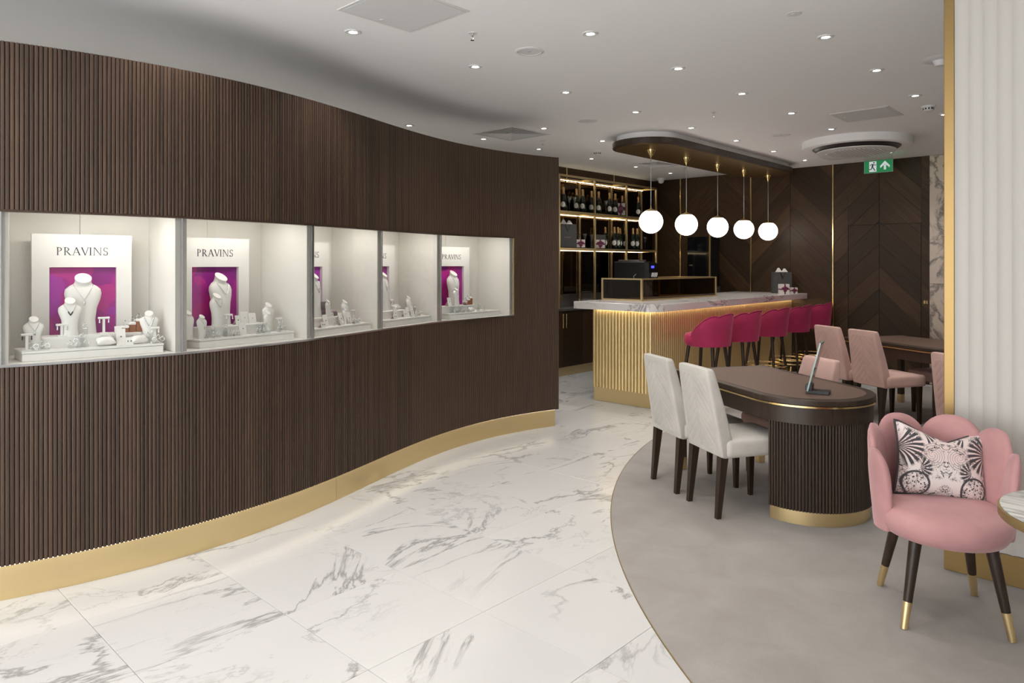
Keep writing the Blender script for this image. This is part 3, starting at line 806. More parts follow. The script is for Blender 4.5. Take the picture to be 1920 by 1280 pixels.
MB().box(-.018,.018,-.014,.014,.0311,.034).build('pad', M['bust'], e)
T = Matrix.Translation((0,.035,.03)) @ Matrix.Rotation(R(-14), 4, 'X')
MB().bbox(-.045,.045,0,.02,0,.07,.002,T).build('lid', M['greybox'], e)
MB().box(-.036,.036,-.001,.0,.008,.062,T).build('lid_lining', M['counter'], e)
card(c, .250, .100, PT, .042, .078, 'tall white jewellery card in the middle, third display case')
card(c, .195, .078, PT, .040, .036, 'small white earring card to the left, third display case')
card(c, .420, .110, PT, .040, .080, 'tall white jewellery card right of the riser, third display case')
card(c, .500, .105, PT, .040, .080, 'curved white jewellery card before the little bust, third display case')
card(c, .365, .150, t1, .034, .030, 'small white earring card on the riser, third display case')
card(c, .590, .095, PT, .038, .036, 'small white earring card at the right end, third display case')
card(c, .545, .085, PT, .034, .032, 'low white earring card near the right end, third display case')
earring_stand(c, .585, .150, PT, .090, .034, 'thin earring stand at the right end, third display case', 'gem')
cluster(c, .370, .100, PT, C4, 'middle group of four')
cluster(c, .515, .090, PT, C4, 'right group of four')
# fourth case
c = cases[4]
t1 = tier(c, .16, .53, .155)
bust(c, .335, .243, t1, .290, 'tall white necklace bust before the purple picture, fourth display case', .3)
necklace(c, .335, .243, t1, .290, 'pearl', 'beaded necklace on the tall bust of the fourth case', .3)
bust(c, .600, .195, PT, .150, 'white necklace bust right of the riser, fourth display case', .35)
pillow(c, .455, .220, t1, .085, 'white bracelet pillow at the back of the riser, fourth display case', .1)
earring_stand(c, .420, .232, t1, .080, .040, 'earring stand beside the pillow, fourth display case', 'gem')
card(c, .320, .110, PT, .042, .076, 'tall white jewellery card in the middle, fourth display case')
card(c, .275, .085, PT, .040, .036, 'small white earring card to the left, fourth display case')
card(c, .450, .115, PT, .040, .050, 'low white jewellery card before the riser, fourth display case')
card(c, .500, .125, PT, .036, .074, 'narrow white jewellery card right of the riser, fourth display case')
card(c, .560, .125, PT, .040, .080, 'tall white card before the bust, fourth display case')
card(c, .655, .105, PT, .038, .038, 'small white earring card at the right end, fourth display case')
cluster(c, .535, .085, PT, C4, 'front group of four')
cluster(c, .655, .190, PT, [(-.01,.0,.05),(.012,.0,.052),(0,.015,.03)], 'back group of three')
# rightmost case
c = cases[5]
t1 = tier(c, .140, .540, .140)
bust(c, .385, .243, t1, .285, 'tall white necklace bust before the purple picture, rightmost display case', .2)
necklace(c, .385, .243, t1, .285, 'pearl', 'heavy beaded necklace on the tall bust of the rightmost case', .2)
bust(c, .340, .166, t1, .145, 'short white necklace bust on the riser, rightmost display case', .3)
necklace(c, .340, .166, t1, .145, 'collar', 'plain collar on the short bust of the rightmost case', .3)
ring_tower(c, .500, .185, t1, 'three stepped brown ring pillars, rightmost display case')
card(c, .270, .170, t1, .040, .070, 'white jewellery card left of the short bust, rightmost display case')
pillow(c, .445, .100, PT, .075, 'white bracelet pillow on the platform, rightmost display case', .2)
cluster(c, .240, .090, PT, C5, 'left group of five')
cluster(c, .325, .090, PT, C5, 'middle group of five')
cluster(c, .395, .090, PT, C4, 'third group of four')
cluster(c, .580, .100, PT, [(-.045,.0,.002),(-.02,.02,.02),(.0,.02,.040),(.022,-.006,.012),(.05,0,0)], 'right group of five')
cluster(c, .430, .185, t1, [(-.01,-.02,.01),(.012,-.02,.004),(.03,-.025,0)], 'group of three on the riser')

# ------------------------------------------------------------------ bar
bar = empty('bar_counter', (0,0,0), 0, 'long bar counter clad in vertical brass flutes with brass plinth', 'bar')
BX0, BX1, BY0, BY1 = -4.77, -4.02, 6.41, YN-.004
MB().box(BX0, BX1-.012, BY0+.012, BY1, .15, 1.034).build('body', M['flute'], bar)
MB().bbox(BX0+.015, BX1-.006, BY0+.006, BY1, .0, .152, .002).build('plinth', M['brass'], bar)
FR = .0195; FP = .042
fm = MB().loft([[(FR*math.cos(R(180+180*k/7)), FR*.9*math.sin(R(180+180*k/7)), z) for k in range(8)] for z in (.153, 1.033)])
f0 = fm.build('flute', M['flute'], bar, auto=40); f0.location = (BX0+FP*.5, BY0+.012, 0)
n = int((BX1-BX0)/FP)
for i in range(1, n): inst(f0, bar, (BX0+FP*(i+.5), BY0+.012, 0))
for i in range(int((BY1-BY0)/FP)): inst(f0, bar, (BX1-.012, BY0+.014+FP*(i+.5), 0), (0,0,PI/2))
MB().box(BX1+.01, BX1+.022, BY0-.012, BY1-.02, 1.026, 1.0345).box(BX0+.05, BX1+.01, BY0-.022, BY0-.010, 1.026, 1.0345).build('led_strip', M['barled'], bar)
MB().box(-5.42, BX0-.001, 7.4, 9.2, .86, .90).box(-5.40, -5.36, 7.42, 9.18, 0, .86).build('work_shelf', M['counter'], bar)
top = [(-4.84, 6.16)] + arcpts(-3.80-.16, 6.16+.16, .16, .16, -90, 0, 10) + [(-3.80, YN-.006), (-4.84, YN-.006)]
m = MB(); cxm, cym = -4.3, 8.2
def insetp(p, d): return [(x+(d if x < cxm else -d), y+(d if y < cym else -d)) for x, y in p]
m.loft([[(x,y,1.036) for x,y in insetp(top,.003)], [(x,y,1.040) for x,y in top], [(x,y,1.111) for x,y in top], [(x,y,1.115) for x,y in insetp(top,.003)]])
o = m.build('marble_worktop', M['slab']); tag(o, 'thick white marble bar top with dark veins and rounded corner', 'worktop')
# bronze glass screen on the bar top
sc_ = empty('glass_screen', (0,0,0), 0, 'low bronze glass screen in a brass frame on the bar top', 'screen')
zb, zt = 1.1155, 1.366; x0, x1, y0, y1 = -4.83, -4.30, 6.69, 8.42
def bar_(m, ax, ay, az, bx_, by_, bz_, t=.016):
    return m.box(min(ax,bx_)-t/2, max(ax,bx_)+t/2, min(ay,by_)-t/2, max(ay,by_)+t/2, min(az,bz_)-(t/2 if az == bz_ else 0), max(az,bz_)+(t/2 if az == bz_ else 0))
m = MB()
for z in (zb+.008, zt-.008):
    bar_(m, x0, y0, z, x1, y0, z); bar_(m, x1, y0, z, x1, y1, z)
    bar_(m, x0, y1-.5, z, x0, y1, z); bar_(m, x0, y1, z, x1, y1, z)
for x, y in ((x0,y0),(x1,y0),(x1,y1),(x0,y1),(x0,y1-.5)): m.box(x-.011, x+.011, y-.011, y+.011, zb, zt)
m.build('frame', M['brass'], sc_)
MB().box(x0+.01, x1-.01, y0-.003, y0+.003, zb+.016, zt-.016).build('glass_panel', M['bronze_glass'], sc_)
MB().box(x1-.003, x1+.003, y0+.01, y1-.01, zb+.016, zt-.016).build('glass_panel', M['bronze_glass'], sc_)
MB().box(x0+.01, x1-.01, y1-.003, y1+.003, zb+.016, zt-.016).build('glass_panel', M['bronze_glass'], sc_)
# drinks machine on the work shelf
dm = empty('drinks_machine', (-5.115, 7.82, .901), 0, 'black drinks machine with four white levers and blue display behind the bar', 'machine')
MB().bbox(-.27, .20, -.11, .11, 0, .66, .01).build('body', M['black'], dm)
MB().loft([[(.20,y,z) for y, z in ((-.11,0),(.11,0),(.11,.66),(.11,.66),(-.11,.66))], [(.26,y,z) for y, z in ((-.10,0),(.10,0),(.10,.63),(.10,.63),(-.10,.63))]]).build('front', M['blackgloss'], dm)
MB().bbox(-.22, .1, -.09, .09, .661, .68, .004).build('tray', M['steel'], dm)
MB().box(.2615, .2625, -.05, .02, .575, .605).build('display', M['blueled'], dm)
for i in range(4): MB().lathe([(.004,0),(.009,.01),(.009,.05),(.004,.06)], 8, Matrix.Translation((.275, -.06+.036*i, .46)) @ Matrix.Rotation(R(12),4,'Y')).build('lever', M['trimw'], dm)
MB().tube([(.05,-.115,.44),(.05,-.13,.47),(.09,-.13,.50)], .008, 8).build('spout', M['steel'], dm)
# gifts on the bar end
def gift(name, loc, sx, sy, sz, label, rz=0, parent=None):
    e = empty(name, loc, rz, label, 'gift box', 'ribboned gift boxes')
    MB().bbox(-sx/2, sx/2, -sy/2, sy/2, 0, sz, .002).build('box', M['gift'], e)
    t = .0015; wv = sx*.07
    MB().box(-wv, wv, -sy/2-t, sy/2+t, 0, sz+t).box(-sx/2-t, sx/2+t, -sy/2-t, sy/2+t, sz*.48-wv, sz*.48+wv).build('ribbon', M['ribbon'], e)
    m = MB(); L_ = sx*.40
    for a in (20, 160, 70, 250, 290, 110):
        dx, dz = math.cos(R(a)), math.sin(R(a)); l = L_*(1 if a in (20,160) else .8); nx, nz = -dz, dx
        cz = sz*.5
        ringsb = []
        for t_ in (0, .25, .55, .85, 1):
            hw = L_*(.06+.30*math.sin(PI*t_)*(1 if t_ < .9 else .6)); y = -sy/2-.004-.010*math.sin(PI*t_)
            px, pz = dx*l*t_, cz+dz*l*t_
            ringsb.append([(px+nx*hw, y, pz+nz*hw), (px-nx*hw, y, pz-nz*hw), (px-nx*hw, y+.004, pz-nz*hw), (px+nx*hw, y+.004, pz+nz*hw)])
        m.loft(ringsb)
    m.build('bow', M['ribbon'], e)
    return e
def gift_bag(loc, w_, d_, h, label, rz=0):
    e = empty('gift_bag', loc, rz, label, 'gift bag', 'grey paper gift bags')
    m = MB(); t = .002
    def side(p): m.loft([[(x,y,z) for x,y,z in p], [(x*.985,y*.96,z) for x,y,z in p]])
    w2, d2 = w_/2, d_/2
    side([(-w2,-d2,0),(w2,-d2,0),(w2,-d2*.8,h),(-w2,-d2*.8,h)]); side([(-w2,d2,0),(w2,d2,0),(w2,d2*.8,h),(-w2,d2*.8,h)])
    for s in (-1,1): m.loft([[(s*w2,-d2,0),(s*w2,d2,0),(s*w2*.94,0,h*.55)], [(s*w2*.985,-d2*.97,0),(s*w2*.985,d2*.97,0),(s*w2*.92,0,h*.55)]]); m.loft([[(s*w2,-d2,0),(s*w2,-d2*.8,h),(s*w2*.94,0,h),(s*w2*.94,0,h*.55)],[(s*w2*.98,-d2*.9,0),(s*w2*.98,-d2*.75,h),(s*w2*.92,.0,h),(s*w2*.92,0,h*.55)]]); m.loft([[(s*w2,d2,0),(s*w2,d2*.8,h),(s*w2*.94,0,h),(s*w2*.94,0,h*.55)],[(s*w2*.98,d2*.9,0),(s*w2*.98,d2*.75,h),(s*w2*.92,.0,h),(s*w2*.92,0,h*.55)]])
    m.box(-w2, w2, -d2, d2, 0, .002)
    m.build('bag', M['bag'], e)
    MB().loft([[(x,-d2*.87-.004,z) for x, z in ((-w_*.16,h),(-w_*.12,h),(0,h*.74),(.0,h*.68))], [(x,-d2*.87-.006,z) for x, z in ((-w_*.16,h),(-w_*.12,h),(0,h*.74),(.0,h*.68))]]).loft([[(x,-d2*.87-.004,z) for x, z in ((w_*.16,h),(w_*.12,h),(0,h*.74),(.0,h*.68))], [(x,-d2*.87-.006,z) for x, z in ((w_*.16,h),(w_*.12,h),(0,h*.74),(.0,h*.68))]]).build('ribbon_handle', M['black'], e)
    wm, sc0 = word(w_*.32, .0008); o = wm.build('lettering', M['goldink'], e); o.location = (0, -d2*.915-.0015, h*.40); o.rotation_euler[0] = -math.atan2(d2*.2, h)
    m = MB()
    for s, hh in ((-1,.20),(1,.17)):
        x = s*w_*.16
        m.loft([[(x-w_*.22,-.02,h*.93),(x+w_*.22,-.025,h*.93),(x+w_*.2,.02,h*.93),(x-w_*.2,.025,h*.93)], [(x-w_*.06,-.006,h*(1+hh)),(x+w_*.03,-.008,h*(1+hh*.95)),(x+w_*.05,.006,h*(1+hh*.9)),(x-w_*.04,.006,h*(1+hh))]])
    m.build('tissue', M['tissue'], e)
    return e
gift_bag((-4.06, 9.93, 1.1155), .26, .10, .30, 'grey gift bag with white tissue standing on the bar top', R(43))
gift('gift_box', (-3.935, 9.70, 1.1155), .125, .09, .135, 'larger cream gift box with plum bow on the bar top', R(43))
gift('gift_box', (-3.875, 9.88, 1.1155), .095, .075, .085, 'smaller cream gift box with plum bow on the bar top', R(43))

# ------------------------------------------------------------------ bar stools
def tub_pt(phi, r, z): return (r*math.sin(phi), -r*math.cos(phi), z)
def make_stool():
    e = empty('bar_stool', (0,0,0))
    tag(e, 'magenta velvet bar stool with scalloped back', 'bar stool', 'magenta bar stools')
    # seat cushion
    prof = [(.0001,.665),(.19,.665),(.222,.68),(.232,.71),(.232,.765),(.215,.79),(.17,.803),(.0001,.81)]
    MB().lathe(prof, 36).build('seat', M['magenta'], e, smooth=True)
    n = 60; A = R(98); rings = []; edge = []
    def ztop(p):
        u = abs(p)/A
        base = 1.01-.20*max(0, (u-.40)/.60)**1.6
        return base-.034+.034*abs(math.cos(2.5*p))**.6
    for i in range(n+1):
        p = -A+2*A*i/n; zt_ = ztop(p); z0_ = .672; ring = []
        lob = .007*abs(math.cos(2.5*p))
        for t in (0, .33, .66, 1): ring.append(tub_pt(p, .243+.03*t, z0_+(zt_-.012-z0_)*t))      # outer
        ring.append(tub_pt(p, .262, zt_)); 
        for t in (1, .66, .33, 0): ring.append(tub_pt(p, .225+.025*t-lob, z0_+.02+(zt_-.02-z0_)*t))
        rings.append(ring); edge.append(tub_pt(p, .268, zt_+.002))
    MB().loft(rings).build('backrest', M['magenta'], e, auto=60)
    MB().tube(edge, .006, 6).build('piping', M['magenta'], e, smooth=True)
    for sx in (-1,1):
        for sy in (-1,1):
            a = Vector((sx*.135, sy*.135, .668)); b = Vector((sx*.205, sy*.205, 0))
            q = a.lerp(b, .80)
            MB().tube([a, q], [.019,.0135], 10).build('leg', M['leg'], e, smooth=False, auto=60)
            MB().tube([q, b], [.0137,.011], 10).build('foot_cap', M['brass_bright'], e, auto=60)
    MB().tube([(.245*math.cos(2*PI*i/40), .245*math.sin(2*PI*i/40), .315) for i in range(40)], .0085, 8, True).build('footrest', M['brass_bright'], e, smooth=True)
    MB().tube([(.245*math.cos(2*PI*i/40), .245*math.sin(2*PI*i/40), .27) for i in range(40)], .0085, 8, True).build('footrest', M['brass_bright'], e, smooth=True)
    return reg(e)
stool = make_stool()
for i, y in enumerate((6.85, 7.54, 8.33, 9.04, 9.78)):
    lab = 'magenta velvet bar stool with scalloped back, %s' % ['nearest, by the bar corner','second from the bar corner','middle of the five','fourth from the bar corner','farthest, by the wooden wall'][i]
    if i == 0: stool.location = (-3.60, y, 0); stool.rotation_euler[2] = PI/2; stool['label'] = lab
    else: dup(stool, (-3.60, y, 0), PI/2, lab)

# ------------------------------------------------------------------ canopy and pendants
cn = empty('ceiling_canopy', (0,0,0), 0, 'long rounded wood and white canopy hung from the ceiling above the bar', 'ceiling canopy')
def inset_st(d): return stadium(-4.56+d, -3.785-d, 6.235+d, 9.945-d)
MB().prism(inset_st(.045), 2.84, CEIL-.001).build('drum', M['ceil'], cn, auto=40)
MB().loft([[(x,y,2.782) for x,y in inset_st(.004)], [(x,y,2.786) for x,y in inset_st(0)], [(x,y,2.846) for x,y in inset_st(0)], [(x,y,2.848) for x,y in inset_st(.01)]]).build('wood_rim', M['desk'], cn, auto=40)
MB().prism(inset_st(.035), 2.778, 2.7825).build('bronze_underside', M['bronze'], cn, auto=40)
def make_pendant():
    e = empty('globe_pendant', (0,0,0)); tag(e, 'white globe pendant', 'pendant lamp', 'globe pendants over the bar')
    zc, r = -.785, .130
    MB().lathe([(.001,.0),(.052,0),(.052,-.012),(.012,-.075),(.006,-.09),(.001,-.09)], 24).build('ceiling_cup', M['brass_bright'], e, auto=35)
    MB().lathe([(.0032,-.09),(.0032,zc+r+.012)], 8).build('cable', M['trimw'], e, smooth=True)
    prof = [(.0001, zc-r)]+[(r*math.cos(R(a)), zc+r*math.sin(R(a))) for a in range(-80, 61, 10)]+[(.0001, zc+r*math.sin(R(60)))]
    MB().lathe(prof, 36).build('globe', M['globe'], e, auto=40)
    zt_ = zc+r*math.sin(R(60))
    cp_ = MB().lathe([(.066,zt_-.004),(.068,zt_+.002),(.055,zt_+.012),(.030,zt_+.020),(.008,zt_+.028),(.006,zt_+.06),(.0001,zt_+.06)], 24).build('cap', M['brass_bright'], e, auto=40)
    return reg(e)
pend = make_pendant()
for i, y in enumerate((6.67, 7.44, 8.22, 8.96, 9.73)):
    lab = 'white globe pendant lamp on a cable, %s' % ['nearest, largest of the row of five','second from the left in the row of five','middle one in the row of five','fourth from the left in the row of five','farthest, smallest of the row of five'][i]
    if i == 0: pend.location = (-4.17, y, 2.777); pend['label'] = lab
    else: dup(pend, (-4.17, y, 2.777), 0, lab)

# ------------------------------------------------------------------ back bar: cabinet, shelf and what stands on it
bc = empty('back_cabinet', (0,0,0), 0, 'dark wood back bar cabinet with grey top and brass plinth', 'cabinet')
CF = -6.06
MB().box(XW+.03, CF-.02, 6.7, 9.96, .12, .885).build('body', M['plank_dark'], bc)
MB().bbox(XW+.03, CF+.01, 6.7, 9.97, .886, .92, .003).build('worktop', M['counter'], bc)
MB().box(XW+.03, CF-.015, 6.7, 9.96, 0, .119).build('plinth', M['brass'], bc)
MB().box(XW+.0165, XW+.03, 6.9, 9.4, .921, 1.10).build('splashback', M['splash'], bc)
ys = [6.70, 7.05, 7.485, 7.92, 8.36, 8.80, 9.24, 9.96]
for i in range(len(ys)-1):
    d = MB().bbox(CF-.02, CF, ys[i]+.002, ys[i+1]-.002, .125, .88, .002).build('door', M['plank'], bc)
    hy = ys[i+1]-.035 if i % 2 == 1 else ys[i]+.035
    MB().tube([(CF+.001,hy,.68),(CF+.03,hy,.68)], .004, 6).tube([(CF+.001,hy,.83),(CF+.03,hy,.83)], .004, 6).tube([(CF+.03,hy,.66),(CF+.03,hy,.85)], .006, 8).build('handle', M['brass_bright'], d)
sk = empty('wall_socket', (XW+.031, 7.72, 1.06), 0, 'brass double wall socket on the grey splashback', 'socket')
MB().bbox(0,.006,-.075,.075,-.045,.03,.002).build('plate', M['brass_dark'], sk)
for dy in (-.035,.035): MB().box(.0061,.009,dy-.006,dy+.006,-.012,.0).box(.0061,.009,dy-.012,dy-.006,-.03,-.022).box(.0061,.009,dy+.006,dy+.012,-.03,-.022).build('slot', M['black'], sk)
sh = empty('brass_shelf', (0,0,0), 0, 'open brass frame shelf unit with dark glass shelves above the back cabinet', 'shelf')
FX, BXs = -6.05, -6.325; YP = [7.38, 8.185, 8.99, 9.83]
tq = .028
# open frame resting on the cabinet top
for y in YP:
    for x in (FX, BXs):
        zz = .921
        MB().bbox(x-tq/2, x+tq/2, y-tq/2, y+tq/2, zz, 2.75, .002).build('post', M['brass'], sh)
m = MB()
for zz in (2.735,):
    for x in (FX, BXs): m.box(x-tq/2, x+tq/2, YP[0], YP[-1], zz-.016, zz+.014)
    for y in YP: m.box(BXs, FX, y-tq/2+.001, y+tq/2-.001, zz-.015, zz+.013)
m.build('top_rail', M['brass'], sh)
for zz in (2.24, 1.735):
    m = MB()
    for x in (FX, BXs): m.box(x-tq/2+.001, x+tq/2-.001, YP[0], YP[-1], zz-.016, zz+.016)
    for y in YP: m.box(BXs, FX, y-tq/2+.001, y+tq/2-.001, zz-.015, zz+.015)
    m.build('shelf_rail', M['brass'], sh)
    MB().box(BXs+tq/2, FX-.004, YP[0]+.014, YP[-1]-.014, zz+.0165, zz+.026).build('shelf_plate', M['blackgloss'], sh)
for zz in (2.715, 2.222, 1.717):
    MB().box(BXs+.03, BXs+.036, YP[0]+.02, YP[-1]-.02, zz-.001, zz+.004).build('led_strip', M['shelfled'], sh)
S1Z, S2Z = 2.2665, 1.7615
def make_bottle():
    e = empty('champagne_bottle', (0,0,0)); tag(e, 'champagne bottle', 'bottle', 'champagne bottles on the brass shelf')
    MB().lathe([(.0001,0),(.040,0),(.044,.006),(.044,.14),(.041,.165),(.028,.215),(.0185,.245)], 18).build('body', M['bottle'], e, smooth=True)
    MB().lathe([(.0190,.225),(.0265,.2185),(.0180,.248),(.0165,.285),(.0185,.289),(.0185,.30),(.0160,.304),(.0175,.315),(.012,.325),(.0001,.327)], 16).build('foil', M['foil'], e, smooth=True)
    lr = [[(.0448*math.sin(.80*q*math.sin(t)), -.0448*math.cos(.80*q*math.sin(t)), .085+.038*q*math.cos(t)) for t in [2*PI*i/20 for i in range(20)]] for q in (.02,.25,.5,.75,1)]
    MB().loft(lr, False).build('label', M['label'], e)
    return reg(e)
btl = make_bottle()
used = [False]
def put_bottle(x, y, z, lab, rz=R(30)):
    if not used[0]: btl.location = (x,y,z); btl.rotation_euler[2] = rz; btl['label'] = lab; used[0] = True
    else: dup(btl, (x,y,z), rz, lab)
B1 = [(-6.15,7.60),(-6.15,7.89),(-6.14,8.02),(-6.22,8.13),(-6.17,8.27),(-6.15,8.42),(-6.14,8.68),(-6.15,8.84),(-6.27,9.20),(-6.15,9.47)]
for i, (x, y) in enumerate(B1):
    put_bottle(x, y, S1Z, 'gold-topped champagne bottle on the upper shelf, %s from the left' % ordinal(i) if i < 9 else 'gold-topped champagne bottle at the right end of the upper shelf')
B2 = [(-6.24,8.71),(-6.13,8.79),(-6.14,8.90),(-6.24,9.10),(-6.22,9.21),(-6.13,9.29),(-6.14,9.42)]
for i, (x, y) in enumerate(B2):
    put_bottle(x, y, S2Z, 'gold-topped champagne bottle on the lower shelf, %s from the left' % ordinal(i))
def make_flute():
    MBp = [(.0001,0),(.032,0),(.031,.003),(.005,.006),(.0038,.012),(.0038,.085),(.008,.10),(.021,.135),(.028,.175),(.027,.20),(.0265,.20),(.0255,.175),(.018,.137),(.0001,.112)]
    o = MB().lathe(MBp, 16).build('champagne_flute', M['flute_glass'], smooth=True); tag(o, 'champagne flute', 'glass', 'champagne flutes of the back bar'); return o
fg = make_flute(); fused = [False]
def put_flute(x, y, z, lab, flip=False):
    if not fused[0]: o = fg; fused[0] = True
    else: o = fg.copy(); COL.objects.link(o)
    o.location = (x, y, z+(.2 if flip else 0)); o.rotation_euler = (PI if flip else 0, 0, 0); o['label'] = lab
for i, y in enumerate((7.68, 7.79, 8.545)): put_flute(-6.11, y, S1Z, 'tall clear champagne flute on the upper shelf, %s from the left' % ordinal(i))
for i, (x, y) in enumerate(((-6.18,7.97),(-6.12,8.04),(-6.12,8.215),(-6.23,8.34),(-6.11,9.60))): put_flute(x, y, S2Z, 'tall clear champagne flute on the lower shelf, %s from the left' % ordinal(i))
gift('gift_box', (-6.175, 9.00, S1Z), .19, .09, .19, 'cream gift box with plum ribbon on the upper shelf', R(48))
gift('gift_box', (-6.085, 7.895, S2Z), .12, .09, .11, 'small cream gift box with plum bow beside the bag on the lower shelf', R(48))
gift('gift_box', (-6.105, 8.37, S2Z), .15, .07, .12, 'wide cream gift box with plum bow on the lower shelf', R(62))
gift('gift_box', (-6.19, 7.47, S2Z), .09, .09, .10, 'cream gift box at the left end of the lower shelf', R(48))
gift_bag((-6.155, 7.67, S2Z), .27, .10, .32, 'grey gift bag with white tissue on the lower shelf', R(62))
o = MB().bbox(-.12,.12,-.045,.045,0,.20,.003).build('grey_box', M['bag'], loc=(-6.225, 8.50, S2Z), rz=R(80)); tag(o, 'plain dark grey box behind the wide gift on the lower shelf', 'box')
rk = MB().bbox(-.095,.095,-.17,.17,0,.012,.003).build('glass_tray', M['counter'], loc=(-6.17, 8.16, .921)); tag(rk, 'dark tray of upturned champagne flutes on the back cabinet', 'tray')
kk = 0
for iy in range(5):
    for ix in range(2):
        put_flute(-6.21+.075*ix, 8.03+.066*iy, .934, 'upturned champagne flute on the tray, %s in the %s row' % (ordinal(iy), ('back','front')[ix]), True); kk += 1
# black appliance by the back wall
ap = empty('black_oven', (-5.32, YN-.02, 0), 0, 'tall black glass-fronted appliance by the wooden wall behind the bar', 'appliance')
MB().bbox(-.20,.20,-.36,0,.001,1.16,.003).build('cabinet', M['splash'], ap)
MB().bbox(-.205,.205,-.365,0,1.161,1.185,.003).build('top', M['counter'], ap)
MB().bbox(-.19,.19,-.32,-.01,1.186,1.95,.004).build('body', M['blackgloss'], ap)
MB().bbox(.195,.215,-.36,-.34,1.186,2.0,.002).build('edge_strip', M['brass_dark'], ap)
MB().bbox(-.16,-.10,-.325,-.321,1.50,1.52,.001).build('handle', M['steel'], ap)

# ------------------------------------------------------------------ desks
def dshape(x0, xc, r, n=28, cut=None):
    """square at x0, round end of radius r about (xc,0)"""
    p = [(x0,-r)] + [(xc+r*math.cos(R(-90+180*i/n)), r*math.sin(R(-90+180*i/n))) for i in range(n+1)] + [(x0,r)]
    return p
def make_desk(label):
    e = empty('consultation_desk', (0,0,0)); tag(e, label, 'desk', 'dark wood consultation desks')
    def D(d, z, x0=-.735): return [(x,y,z) for x,y in dshape(x0+d, .265, .388-d)]
    MB().loft([D(.004,.700), D(0,.704), D(0,.731), D(.004,.735)]).build('top', M['desk'], e, auto=40)
    MB().prism([(x,y) for x,y,_ in D(.055,0)], .7352, .7362).build('leather_inlay', M['leather'], e)
    MB().prism([(x,y) for x,y,_ in D(.0,0)], .689, .699).build('brass_line', M['brass_bright'], e, auto=40)
    MB().prism([(x,y) for x,y,_ in D(.012,0)], .590, .688).build('apron', M['desk'], e, auto=40)
    # fluted round pedestal
    rc, xc, cut = .372, .262, .365
    th = math.acos((cut-xc)/rc); n = 40
    arc = [(xc+rc*math.cos(-th+2*th*i/n), rc*math.sin(-th+2*th*i/n)) for i in range(n+1)]
    MB().prism([(xc+(x-xc)*.975, y*.975) for x, y in arc], .082, .589).build('pedestal', M['slatback'], e)
    MB().prism([(xc+(x-xc)*.955+.006, y*.955) for x, y in arc], 0, .081).build('plinth', M['brass'], e, auto=40)
    nf = 52; h = rc*2*th/nf/2
    fm = MB().loft([[(-h*.92,.004,z),(-h*.7,-.006,z),(-h*.3,-.0105,z),(h*.3,-.0105,z),(h*.7,-.006,z),(h*.92,.004,z)] for z in (.081,.589)])
    f0 = None
    for i in range(nf):
        a = -th+2*th*(i+.5)/nf; loc = (xc+(rc-.010)*math.cos(a), (rc-.010)*math.sin(a), 0); rot = (0,0,a+PI/2)
        if f0 is None: f0 = fm.build('flute', M['desk'], e, auto=60); f0.location = loc; f0.rotation_euler = rot
        else: inst(f0, e, loc, rot)
    for s in (-1,1):
        MB().box(-.715,-.665,s*.335-.025,s*.335+.025,.09,.590).build('leg', M['desk'], e)
        MB().box(-.716,-.664,s*.335-.026,s*.335+.026,0,.0895).build('foot_cap', M['brass'], e)
    return reg(e)
AN = R(-31)
desk = make_desk('dark wood desk with fluted round end and brown leather top, nearest the camera')
desk.location = (-1.905, 4.632, .0026); desk.rotation_euler[2] = AN
dup(desk, (-1.775, 7.98, .0026), AN, 'dark wood desk with brass line at the back, behind the pink chairs')
# glass sign holder on the near desk
gs = empty('sign_holder', (-1.58, 4.39, .7365+.0026), R(12), 'slanted glass sign holder with black foot on the near desk', 'sign holder')
MB().bbox(-.055,.075,-.045,.045,0,.020,.002).bbox(-.058,-.02,-.045,.045,.020,.055,.002).build('foot', M['black'], gs)
T = Matrix.Translation((-.042,0,.02)) @ Matrix.Rotation(R(14), 4, 'Y')
MB().box(-.004,.004,-.075,.075,0,.30,T).build('glass_plate', M['acrylic'], gs)
MB().box(-.0045,.0045,-.0765,-.075,0,.30,T).box(-.0045,.0045,-.0765,.0765,.30,.302,T).build('plate_edge', M['edge'], gs)

